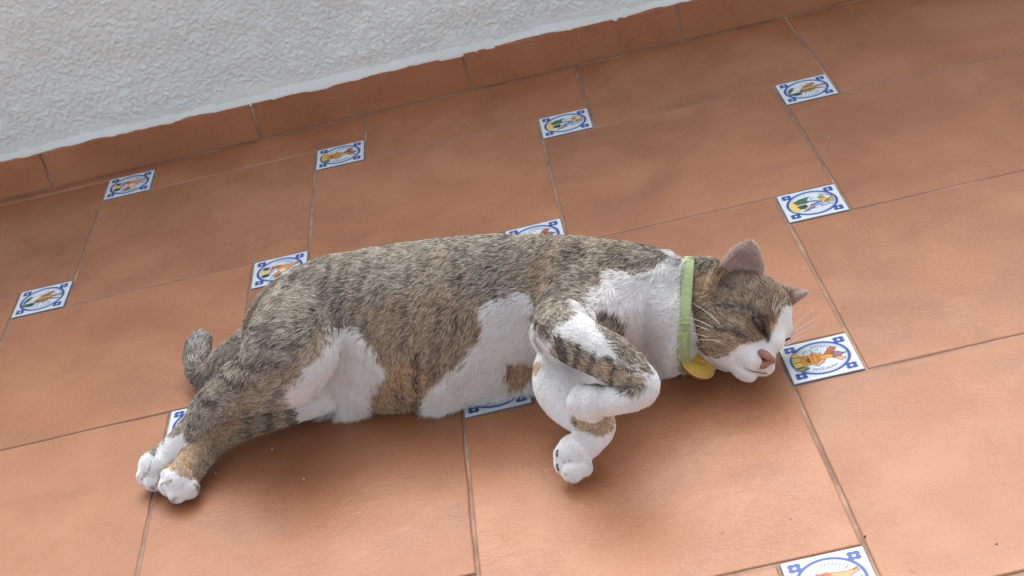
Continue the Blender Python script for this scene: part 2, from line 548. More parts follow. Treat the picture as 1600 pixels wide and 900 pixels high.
n_large = n_small = 0
for i in range(-10, 13):
    for j in range(-4, 10):
        o = i * U + j * V
        lo = (o[0] + GAP, o[1] - PS - PB + GAP); hi = (o[0] + PB - GAP, o[1] - PS - GAP)
        if hi[0] > X0 and lo[0] < X1 and hi[1] > Y0 and lo[1] < YW:
            poly = [(lo[0], lo[1]), (hi[0], lo[1]), (hi[0], hi[1]), (lo[0], hi[1])]
            poly = clip_y(poly, YW + 0.004)
            if len(poly) >= 3:
                vs, fs, c = slab(poly, 0.0, 0.006, 0.0014, 0.00022)
                t = mesh_obj("floor_tile", vs, fs, M_TERRA, floor)
                t.location = (c[0], c[1], rng.normal() * 0.00012)
                t.rotation_euler = (rng.normal() * 0.0008, rng.normal() * 0.0008, 0)
                n_large += 1
        x, y = o[0] + PS / 2, o[1] - PS / 2
        if X0 < x < X1 and Y0 < y and o[1] < YW + 0.006:
            me, lab = PLATES[(i - j) % 4]
            t = new_obj("painted_tile", me, None, floor)
            t.location = (x, y, 0.0002 + rng.normal() * 0.0001)
            t.rotation_euler = (rng.normal() * 0.003, rng.normal() * 0.003, rng.normal() * 0.006)
            t["label"] = lab
            n_small += 1

# ------------------------------------------------------------------ wall with its skirting tiles
SKH = 0.05628 * S
SKX, SKL = -0.08341 * S, 0.30164 * S
WF = YW + 0.0035                    # plaster face
WALL_H = 0.66
def wall_field(X, Z):
    P = np.stack([X.ravel(), np.zeros(X.size), Z.ravel()], 1)
    wx = noise_a(P, 110) * 0.006; wz = noise_b(P + 5, 110) * 0.006
    Q = P + np.stack([wx, wx * 0, wz], 1)
    n1 = 1 - np.abs(noise_a(Q + 1, 330)) * 2.4
    n2 = noise_b(Q + 2, 430)
    n3 = noise_c(P + 3, 620)
    h = 0.0009 * np.clip(n1, -0.6, 1) + 0.0010 * np.clip(n2, -0.5, 0.8) + 0.0004 * n3 + 0.0016 * noise_c(P, 40)
    damp = 0.25 + 0.75 * sstep(SKH + 0.008, SKH + 0.026, P[:, 2] + 0.006 * noise_a(P, 30))
    return (h * damp).reshape(X.shape)
gx = np.arange(-0.4, 0.95, 0.0013); gz = np.arange(SKH - 0.004, 0.33, 0.0013)
GX, GZ = np.meshgrid(gx, gz, indexing='xy')
H = wall_field(GX, GZ)
edge = np.minimum(np.minimum(GX - gx[0], gx[-1] - GX), gz[-1] - GZ)
H = H * sstep(0, 0.01, edge)
wv = np.stack([GX, WF - H, GZ], -1).reshape(-1, 3)
nx, nz = len(gx), len(gz)
idx = np.arange(nx * nz).reshape(nz, nx)
wf = np.stack([idx[:-1, :-1], idx[:-1, 1:], idx[1:, 1:], idx[1:, :-1]], -1).reshape(-1, 4)
wall = bpy.data.objects.new("parapet_wall", None)
COL.objects.link(wall)
tag(wall, "white rough stuccoed wall rising above the terracotta skirting", "wall")
me = bpy.data.meshes.new("plaster")
nv = len(wv)
ext = []
extf = []
def quad(a, b, c, d):
    k = nv + len(ext)
    ext.extend([a, b, c, d]); extf.append((k, k + 1, k + 2, k + 3))
xa, xb, zt, zb = gx[0], gx[-1], gz[-1], gz[0]
quad((-9, WF, zb), (xa, WF, zb), (xa, WF, zt), (-9, WF, zt))
quad((xb, WF, zb), (9, WF, zb), (9, WF, zt), (xb, WF, zt))
quad((-9, WF, zt), (9, WF, zt), (9, WF, WALL_H), (-9, WF, WALL_H))
quad((-9, WF, WALL_H), (9, WF, WALL_H), (9, WF + 0.14, WALL_H), (-9, WF + 0.14, WALL_H))
quad((9, WF + 0.14, -0.3), (-9, WF + 0.14, -0.3), (-9, WF + 0.14, WALL_H), (9, WF + 0.14, WALL_H))
me.from_pydata([tuple(v) for v in wv.tolist()] + ext, [], [tuple(f) for f in wf.tolist()] + extf)
me.polygons.foreach_set("use_smooth", [True] * len(wf) + [False] * len(extf))
me.update()
new_obj("plaster", me, M_STUCCO, wall)

k0 = int((X0 - SKX) / SKL) - 1
for k in range(k0, k0 + 20):
    a, b = SKX + k * SKL + 0.001, SKX + (k + 1) * SKL - 0.001
    # a skirting tile stands on its edge: outline in x-z, thickness along y
    poly = [(a, 0.0016), (b, 0.0016), (b, SKH), (a, SKH)]
    vs, fs, c = slab(poly, 0.0, 0.007, 0.0012, 0.00025)
    t = mesh_obj("skirting_tile", [(x, -z, y) for x, y, z in vs], [f[::-1] for f in fs], M_TERRA, wall)
    t.location = (c[0], YW + rng.normal() * 0.0003, c[1])
    t.rotation_euler = (0, rng.normal() * 0.0012, 0)
mesh_obj("skirting_bed", [(-9, YW + 0.0016, -0.002), (9, YW + 0.0016, -0.002), (9, YW + 0.0016, SKH - 0.001), (-9, YW + 0.0016, SKH - 0.001)], [(0, 1, 2, 3)], M_GROUT, wall)

# uneven bead of white filler along the top of the skirting
bx = np.arange(-0.45, 1.05, 0.003)
prof = [(0.0035, -0.003), (0.0000, -0.0010), (-0.0004, 0.0000), (0.0009, 0.0032), (0.0033, 0.0105)]
vs, fs = [], []
Pn = np.stack([bx, bx * 0, bx * 0], 1)
amp = 0.35 + 0.95 * noise_a(Pn, 45) + 0.45 * noise_b(Pn, 160)
drop = 0.0022 * noise_c(Pn, 26) + 0.001 * noise_b(Pn + 3, 110)
for k, x in enumerate(bx):
    for (dy, dz) in prof:
        f = max(0.0, amp[k])
        vs.append((x, YW + (dy if dy > 0 else dy * f) + (0.001 if f < 0.2 else 0), SKH + dz + drop[k] * (1 if dz < 0.002 else 0.3)))
for k in range(len(bx) - 1):
    for r in range(len(prof) - 1):
        a = k * 5 + r
        fs.append((a, a + 5, a + 6, a + 1))
mesh_obj("filler_bead", vs, fs, M_STUCCO, wall, True)

# ------------------------------------------------------------------ the cat: one continuous body from blended volumes
class Chain:
    """A run of overlapping ellipsoids: centres, radii (along the run, across, upright), optional frames."""
    def __init__(self, name, pts, rad, n, k, frame=None, part=None):
        P = np.array(pts, float); Rr = np.array(rad, float)
        if Rr.ndim == 1:
            Rr = np.repeat(Rr[:, None], 3, 1)
        m = len(P)
        t = np.linspace(0, m - 1, n) if m > 1 else np.zeros(1)
        def cr(A):
            if m == 1:
                return A.copy()
            i = np.clip(np.floor(t).astype(int), 0, m - 2)
            f = (t - i)[:, None]
            g = lambda q: A[np.clip(q, 0, m - 1)]
            a, b, c, d = g(i - 1), g(i), g(i + 1), g(i + 2)
            return 0.5 * (2 * b + (c - a) * f + (2 * a - 5 * b + 4 * c - d) * f ** 2 + (3 * b - a - 3 * c + d) * f ** 3)
        self.name, self.k = name, k
        self.part = part or name
        self.C, self.Rd = cr(P), np.maximum(cr(Rr), 0.0004)
        self.t = t / max(m - 1, 1)
        tg = np.gradient(self.C, axis=0) if len(self.C) > 1 else np.array([[1.0, 0, 0]])
        self.T = tg / (np.linalg.norm(tg, axis=1)[:, None] + 1e-9)
        self.frame = np.eye(3) if frame is None else frame      # rows: local axes
    def dist(self, X, best=None, pad=1e9):
        d = np.full(len(X), 1e3) if best is None else best
        arg = np.zeros(len(X), int)
        for q in range(len(self.C)):
            L = (X - self.C[q]) @ self.frame.T
            e = ellipsoid(L, self.Rd[q])
            u = e < d
            d = np.where(u, e, d); arg = np.where(u, q, arg)
        return d, arg

def ellipsoid(L, r):
    a = L / r
    k0 = np.sqrt((a * a).sum(-1))
    k1 = np.sqrt(((a / r) ** 2).sum(-1)) + 1e-9
    return k0 * (k0 - 1) / k1

def axis_frame(a, b):
    x = np.array(b, float) - a; x /= np.linalg.norm(x)
    z = np.array([0, 0, 1.0]); y = np.cross(z, x); y /= np.linalg.norm(y)
    return np.stack([x, y, np.cross(x, y)])

# head frame (rows: the cat's right, forward, up), head origin and scale
HR = np.array([[-0.497, -0.4376, 0.7494], [0.427, -0.8751, -0.2278], [0.7555, 0.2068, 0.6217]])
HS = 0.0119
H0 = at(1159, 508, 0.043)
def hp(x, y, z):
    return H0 + HS * (np.array([x, y, z]) @ HR)

chains = []
def torso_station(px, ytop, ybot, b, zc=None, l=0.035):
    """Section of the trunk: b is its half height, the half depth follows from the outline seen in the photograph."""
    zc = b * 0.94 if zc is None else zc
    c = at(px, (ytop + ybot) / 2, zc)
    dist = (c - CAM) @ R_CAM[2]
    h = (ybot - ytop) / 2 * dist / FPX
    sn, cs = 0.4749, 0.88
    a = math.sqrt(max(h * h - (b * cs) ** 2, 1e-6)) / sn
    return c, (l, a, b)
st = [torso_station(430, 520, 592, 0.034, 0.046, 0.016), torso_station(455, 462, 618, 0.052, 0.055), torso_station(492, 423, 631, 0.061),
      torso_station(540, 401, 634, 0.065), torso_station(600, 390, 636, 0.066),
      torso_station(660, 380, 633, 0.066), torso_station(720, 373, 621, 0.066),
      torso_station(780, 369, 613, 0.066), torso_station(840, 369, 606, 0.065),
      torso_station(900, 373, 602, 0.063), torso_station(955, 390, 600, 0.058),
      torso_station(1005, 416, 593, 0.050), torso_station(1040, 431, 581, 0.044, 0.045, 0.020)]
chains.append(Chain("torso", [s[0] for s in st], [s[1] for s in st], 90, 0.0))
# neck, through the collar, to the back of the skull
nk = [(at(1040, 490, 0.048), (0.022, 0.048, 0.042)), (at(1078, 486, 0.046), (0.02, 0.034, 0.0375)), (at(1112, 490, 0.042), (0.02, 0.041, 0.0395)), (at(1136, 498, 0.040), (0.02, 0.036, 0.036))]
chains.append(Chain("neck", [s[0] for s in nk], [s[1] for s in nk], 24, 0.02))
def head_blob(x, y, z, rx, ry, rz, k, part="head"):
    chains.append(Chain("head", [hp(x, y, z)], [(rx * HS, ry * HS, rz * HS)], 1, k, HR, part))
head_blob(0, -0.6, 0.95, 2.55, 2.9, 2.3, 0.012)
head_blob(0.1, 0.6, 1.45, 2.0, 1.6, 1.6, 0.010)                     # forehead
head_blob(0.1, 1.0, 0.3, 1.95, 1.6, 1.6, 0.010)
for s in (-1, 1):
    head_blob(1.45 * s, 0.4, -0.9, 1.4, 1.8, 1.45, 0.010)          # cheeks
    head_blob((1.5 if s > 0 else -1.2) , 1.9, 1.4, 0.7, 0.45, 0.40, 0.005)       # brow
    head_blob(0.62 * s - 0.2, 2.5, -1.12, 0.86, 0.74, 0.74, 0.005)      # whisker pads
head_blob(-0.1, 2.0, 0.5, 0.70, 1.35, 0.78, 0.006)                      # bridge
head_blob(-0.1, 2.85, -0.5, 0.62, 0.52, 0.5, 0.005)
head_blob(-0.2, 2.2, -2.05, 0.84, 0.8, 0.58, 0.002)                    # chin
head_blob(0, 0.6, -1.6, 1.5, 1.7, 1.05, 0.010)                      # jaw
def limb(name, spec, n, k, part=None):
    chains.append(Chain(name, [at(*s[:3]) for s in spec], [s[3] for s in spec], n, k, None, part))
limb("thigh_right", [(468, 512, 0.082, 0.034), (454, 548, 0.084, 0.034), (432, 578, 0.076, 0.028), (385, 603, 0.062, 0.0195)], 30, 0.013, "leg_right")
limb("leg_right", [(385, 603, 0.062, 0.0195), (338, 632, 0.048, 0.0140), (302, 671, 0.035, 0.0110), (264, 712, 0.022, 0.0112)], 44, 0.004, "leg_right")
limb("hip_left", [(565, 585, 0.034, 0.014), (500, 602, 0.030, 0.0175)], 12, 0.034, "torso")
limb("leg_left", [(505, 606, 0.030, 0.0185), (440, 631, 0.026, 0.0158), (385, 651, 0.022, 0.0138), (338, 677, 0.020, 0.0132), (308, 714, 0.018, 0.0125), (290, 740, 0.016, 0.0120)], 56, 0.0025, "leg_left")
limb("tail", [(400, 542, 0.045, 0.016), (362, 562, 0.030, 0.0135), (330, 586, 0.018, 0.0105), (312, 580, 0.016, 0.0095), (308, 555, 0.020, 0.0098), (312, 538, 0.024, 0.0085)], 44, 0.005)
limb("shoulder", [(962, 458, 0.068, 0.034), (915, 482, 0.082, 0.030), (884, 510, 0.092, 0.022)], 24, 0.030, "torso")
limb("arm_right", [(888, 506, 0.096, 0.0175), (880, 516, 0.099, 0.0165), (905, 536, 0.098, 0.0168), (945, 556, 0.092, 0.0158), (978, 578, 0.084, 0.0134), (1004, 601, 0.077, 0.0096), (990, 619, 0.071, 0.0086), (952, 627, 0.067, 0.0094)], 64, 0.004)
limb("arm_left", [(900, 560, 0.052, 0.026), (884, 598, 0.048, 0.0225), (900, 632, 0.042, 0.0180), (928, 657, 0.035, 0.0140), (933, 670, 0.030, 0.0120), (918, 690, 0.026, 0.0115)], 54, 0.007)
# paws with their toes
def paw(part, blobs, k=0.0016):
    for (px, py, z, r) in blobs:
        r3 = r if isinstance(r, tuple) else (r, r, r)
        chains.append(Chain(part, [at(px, py, z)], [r3], 1, k, None, part))
paw("arm_right", [(930, 627, 0.067, 0.0116), (911, 619, 0.070, 0.0082), (905, 629, 0.066, 0.0084), (912, 638, 0.061, 0.0080), (926, 642, 0.059, 0.0078)])
paw("arm_left", [(899, 706, 0.021, 0.0128), (883, 710, 0.022, 0.0078), (884, 724, 0.016, 0.0082), (895, 735, 0.013, 0.0085), (910, 729, 0.014, 0.0072), (905, 679, 0.034, 0.0050)])
paw("leg_right", [(246, 727, 0.019, 0.0130), (234, 726, 0.018, 0.0085), (231, 742, 0.013, 0.0085), (240, 752, 0.011, 0.0075), (251, 752, 0.010, 0.0070)])
paw("leg_left", [(281, 752, 0.016, 0.0125), (268, 742, 0.019, 0.0078), (266, 758, 0.014, 0.0085), (278, 769, 0.011, 0.0082), (294, 762, 0.012, 0.0085)])

def ear_shell(side):
    base, tip = (hp(1.9, -0.85, 2.0), hp(2.62, -1.35, 4.75)) if side > 0 else (hp(-2.2, -0.55, 2.1), hp(-5.2, -0.6, 4.1))
    open_dir = (np.array([0.55 * side, 0.82, -0.1]) @ HR)
    ax = tip - base; Ln = np.linalg.norm(ax); ax /= Ln
    open_dir -= ax * (open_dir @ ax); open_dir /= np.linalg.norm(open_dir)
    return base, ax, Ln, open_dir, np.cross(ax, open_dir)
def ear_dist(X, side):
    base, ax, Ln, od, sdv = ear_shell(side)
    q = X - base
    h, o, s = q @ ax / Ln, q @ od, q @ sdv
    hh = np.clip(h, 0, 1)
    r = (0.0172 if side > 0 else 0.0150) * np.clip(1 - hh ** (1.9 if side > 0 else 1.3), 0, 1) ** (0.72 if side > 0 else 0.9) + 0.0008
    outer = np.hypot(s, o * 1.15) - r
    inner = np.hypot(s, (o - 0.0066) * 1.05) - (r - 0.0012)
    d = np.maximum(outer, -inner)
    d = np.maximum(d, (h - 1.0) * Ln); d = np.maximum(d, (-0.25 - h) * Ln)
    return np.maximum(d, (o - 0.006 + 0.010 * hh))

CELL = 0.0016
allc = np.concatenate([c.C for c in chains]); allr = np.concatenate([np.repeat(c.Rd.max(1)[:, None], 3, 1) for c in chains])
glo = (allc - allr).min(0) - 0.01; ghi = (allc + allr).max(0) + 0.01
ghi = np.maximum(ghi, np.maximum(ear_shell(1)[0] + ear_shell(1)[1] * ear_shell(1)[2], ear_shell(-1)[0] + ear_shell(-1)[1] * ear_shell(-1)[2]) + 0.006)
glo[2] = -0.006
dims = np.ceil((ghi - glo) / CELL).astype(int) + 1
FAR = 0.03
field = np.full(dims, FAR, np.float32)
def sub(lo, hi):
    a = np.clip(np.floor((lo - glo) / CELL).astype(int), 0, dims - 1); b = np.clip(np.ceil((hi - glo) / CELL).astype(int) + 1, 1, dims)
    g = [glo[q] + CELL * np.arange(a[q], b[q]) for q in range(3)]
    return tuple(slice(a[q], b[q]) for q in range(3)), g
def grid_points(g):
    return np.stack(np.meshgrid(*g, indexing='ij'), -1)
for c in chains:
    pad = max(c.k, 0.004) + 0.002
    lo = (c.C - c.Rd.max(1)[:, None]).min(0) - pad; hi = (c.C + c.Rd.max(1)[:, None]).max(0) + pad
    sl, g = sub(lo, hi)
    loc = np.full([len(x) for x in g], FAR, np.float32)
    for q in range(len(c.C)):
        r = c.Rd[q].max() + pad
        s2, g2 = sub(c.C[q] - r, c.C[q] + r)
        e = ellipsoid((grid_points(g2) - c.C[q]) @ c.frame.T, c.Rd[q])
        tl = tuple(slice(s2[w_].start - sl[w_].start, s2[w_].stop - sl[w_].start) for w_ in range(3))
        loc[tl] = np.minimum(loc[tl], e)
    A = field[sl]
    if c.k > 0:
        h = np.maximum(c.k - np.abs(A - loc), 0) / c.k
        field[sl] = np.minimum(A, loc) - h * h * c.k * 0.25
    else:
        field[sl] = np.minimum(A, loc)
for side in (1, -1):
    b_, ax, Ln, od, sv = ear_shell(side)
    pts = np.array([b_ - 0.006, b_ + 0.006, b_ + ax * Ln])
    sl, g = sub(pts.min(0) - 0.02, pts.max(0) + 0.02)
    loc = ear_dist(grid_points(g), side).astype(np.float32)
    A = field[sl]; k = 0.005
    h = np.maximum(k - np.abs(A - loc), 0) / k
    field[sl] = np.minimum(A, loc) - h * h * k * 0.25

def carve(a, b, r, k=0.001):
    """Press a groove into the surface along a-b."""
    sl, g = sub(np.minimum(a, b) - r - 0.004, np.maximum(a, b) + r + 0.004)
    X = grid_points(g)
    t = np.clip(((X - a) @ (b - a)) / ((b - a) @ (b - a) + 1e-12), 0, 1)
    loc = np.linalg.norm(X - a - t[..., None] * (b - a), axis=-1) - r
    field[sl] = np.maximum(field[sl], -loc)

# eye sockets
EYES = {1: hp(1.9, 2.0, 0.85), -1: hp(-1.9, 2.0, 0.85)}
EYE_R = 1.0 * HS
EYE_PX = np.array([(1175, 493), (1181, 493), (1188, 497), (1194, 504), (1197, 514), (1197, 525), (1190, 519), (1184, 513), (1178, 503)], float)

def surface_nets(f, cell, lo):
    inside = f < 0
    nx_, ny_, nz_ = f.shape
    cnt = np.zeros((nx_ - 1, ny_ - 1, nz_ - 1), np.int8)
    for dx in (0, 1):
        for dy in (0, 1):
            for dz in (0, 1):
                cnt += inside[dx:nx_ - 1 + dx, dy:ny_ - 1 + dy, dz:nz_ - 1 + dz]
    act = np.argwhere((cnt > 0) & (cnt < 8))
    ids = np.full(cnt.shape, -1, np.int64)
    ids[tuple(act.T)] = np.arange(len(act))
    acc = np.zeros((len(act), 3)); num = np.zeros(len(act))
    cor = [(a, b, c) for a in (0, 1) for b in (0, 1) for c in (0, 1)]
    for p in cor:
        for axn in range(3):
            if p[axn] == 1:
                continue
            q = list(p); q[axn] = 1
            fa = f[tuple((act + p).T)].astype(float); fb = f[tuple((act + q).T)].astype(float)
            x = (fa < 0) != (fb < 0)
            t = np.where(x, fa / np.where(x, fa - fb, 1), 0)
            pos = np.array(p, float)[None].repeat(len(act), 0); pos[:, axn] = t
            acc += pos * x[:, None]; num += x
    v = lo + cell * (act + acc / num[:, None])
    quads = []
    for axn in range(3):
        u, w_ = [a for a in range(3) if a != axn]
        sl0 = [slice(None)] * 3; sl1 = [slice(None)] * 3
        sl0[axn] = slice(0, -1); sl1[axn] = slice(1, None)
        e0, e1 = inside[tuple(sl0)], inside[tuple(sl1)]
        ed = np.argwhere(e0 != e1)
        ok = (ed[:, u] > 0) & (ed[:, w_] > 0) & (ed[:, u] < cnt.shape[u]) & (ed[:, w_] < cnt.shape[w_])
        ed = ed[ok]
        flip = e0[tuple(ed.T)]
        if axn == 1:
            flip = ~flip
        def cellid(du, dw):
            c = ed.copy(); c[:, u] -= du; c[:, w_] -= dw
            return ids[tuple(c.T)]
        q = np.stack([cellid(1, 1), cellid(0, 1), cellid(0, 0), cellid(1, 0)], 1)
        quads.append(np.where(flip[:, None], q, q[:, ::-1]))
    return v, np.concatenate(quads)
bv, bq = surface_nets(field, CELL, glo)
# keep it resting on the floor, not in it
bv[:, 2] = np.maximum(bv[:, 2], 0.0004)
for _ in range(2):                                   # light smoothing
    acc = np.zeros_like(bv); num = np.zeros(len(bv))
    for a in range(4):
        i_, j_ = bq[:, a], bq[:, (a + 1) % 4]
        np.add.at(acc, i_, bv[j_]); np.add.at(num, i_, 1)
        np.add.at(acc, j_, bv[i_]); np.add.at(num, j_, 1)
    bv = bv * 0.5 + 0.5 * acc / np.maximum(num, 1)[:, None]
fn = np.cross(bv[bq[:, 2]] - bv[bq[:, 0]], bv[bq[:, 3]] - bv[bq[:, 1]])
bn = np.zeros_like(bv)
for a in range(4):
    np.add.at(bn, bq[:, a], fn)
bn /= np.linalg.norm(bn, axis=1)[:, None] + 1e-12

# which part of the cat each vertex belongs to, and the direction in which its fur lies
PARTS = ["torso", "neck", "head", "leg_right", "leg_left", "tail", "arm_right", "arm_left", "ear_right", "ear_left"]
best = np.full(len(bv), 1e3); part = np.zeros(len(bv), int); along = np.zeros((len(bv), 3)); param = np.zeros(len(bv))
for c in chains:
    lo = c.C.min(0) - 0.12; hi = c.C.max(0) + 0.12
    sel = np.nonzero(((bv > lo) & (bv < hi)).all(1))[0]
    d, arg = c.dist(bv[sel])
    u = d < best[sel]
    s_ = sel[u]
    best[s_] = d[u]; part[s_] = PARTS.index(c.part); along[s_] = c.T[arg[u]]; param[s_] = c.t[arg[u]]
for side, nm in ((1, "ear_right"), (-1, "ear_left")):
    d = ear_dist(bv, side); b_, ax, Ln, od, sv = ear_shell(side)
    hgt = (bv - b_) @ ax / Ln
    s_ = (d < best + 0.0008) & (hgt > 0.12) & (d < 0.004)
    best[s_] = d[s_]; part[s_] = PARTS.index(nm); along[s_] = ax
PI_ = {n: q for q, n in enumerate(PARTS)}

# ------------------------------------------------------------------ markings: where each kind of hair grows, plus shade painted into toe clefts
PX = to_px(bv)
VIEW = CAM - bv
VIEW /= np.linalg.norm(VIEW, axis=1)[:, None]
CLS = ["white", "grey", "brown", "tan", "dark", "face", "ash", "cleft_shade"]
CI = {n: q for q, n in enumerate(CLS)}
#        light, mid, dark hairs
PAL = np.array([[srgb(250, 250, 249), srgb(246, 246, 245), srgb(238, 238, 236)],
                [srgb(228, 221, 208), srgb(174, 161, 142), srgb(112, 102, 91)],
                [srgb(226, 211, 188), srgb(180, 159, 136), srgb(122, 104, 88)],
                [srgb(236, 214, 184), srgb(206, 177, 144), srgb(164, 134, 104)],
                [srgb(170, 158, 144), srgb(106, 96, 87), srgb(62, 56, 50)],
                [srgb(206, 186, 160), srgb(152, 130, 108), srgb(94, 79, 68)],
                [srgb(234, 234, 230), srgb(210, 208, 204), srgb(150, 146, 140)],
                [srgb(188, 148, 128), srgb(160, 118, 100), srgb(116, 84, 72)]])
def poly_sd(p, poly):
    ins = np.zeros(len(p), bool); d = np.full(len(p), 1e9)
    n = len(poly)
    for k in range(n):
        (x0, y0), (x1, y1) = poly[k], poly[(k + 1) % n]
        ins ^= ((y0 > p[:, 1]) != (y1 > p[:, 1])) & (p[:, 0] < (x1 - x0) * (p[:, 1] - y0) / (y1 - y0 + 1e-9) + x0)
        vx, vy = x1 - x0, y1 - y0
        t = np.clip(((p[:, 0] - x0) * vx + (p[:, 1] - y0) * vy) / (vx * vx + vy * vy + 1e-9), 0, 1)
        d = np.minimum(d, np.hypot(p[:, 0] - x0 - t * vx, p[:, 1] - y0 - t * vy))
    return np.where(ins, -d, d)
def line_d(p, pts):
    d = np.full(len(p), 1e9)
    for (x0, y0), (x1, y1) in zip(pts[:-1], pts[1:]):
        vx, vy = x1 - x0, y1 - y0
        t = np.clip(((p[:, 0] - x0) * vx + (p[:, 1] - y0) * vy) / (vx * vx + vy * vy + 1e-9), 0, 1)
        d = np.minimum(d, np.hypot(p[:, 0] - x0 - t * vx, p[:, 1] - y0 - t * vy))
    return d
TRUNK = ("torso", "neck", "leg_right", "leg_left", "arm_left")
W_GROIN = [(523, 510), (505, 529), (493, 555), (474, 582), (456, 600), (462, 625), (480, 660), (505, 690), (561, 690), (586, 656), (573, 627), (576, 604), (592, 589), (601, 563), (584, 540), (569, 515), (545, 506)]
W_BELLY = [(761, 468), (780, 466), (814, 455), (833, 462), (840, 483), (850, 520), (900, 560), (930, 600), (920, 720), (700, 720), (664, 655), (671, 642), (667, 627), (678, 604), (701, 570), (724, 563), (739, 544), (752, 529), (765, 502), (758, 476)]
W_CHEST = [(905, 500), (919, 482), (933, 453), (953, 427), (982, 424), (1011, 431), (1025, 418), (1034, 406), (1051, 400), (1069, 408), (1082, 425), (1085, 560), (1060, 640), (900, 680), (880, 560), (880, 515)]
W_HEAD = [(1221, 487), (1238, 484), (1238, 516), (1230, 536), (1228, 600), (1200, 612), (1150, 612), (1100, 605), (1078, 580), (1076, 486), (1090, 486), (1095, 525), (1104, 556), (1122, 563), (1140, 555), (1150, 546), (1162, 538), (1180, 536), (1199, 531), (1208, 520), (1214, 508), (1218, 497)]
FOREARM = ("arm_right",)
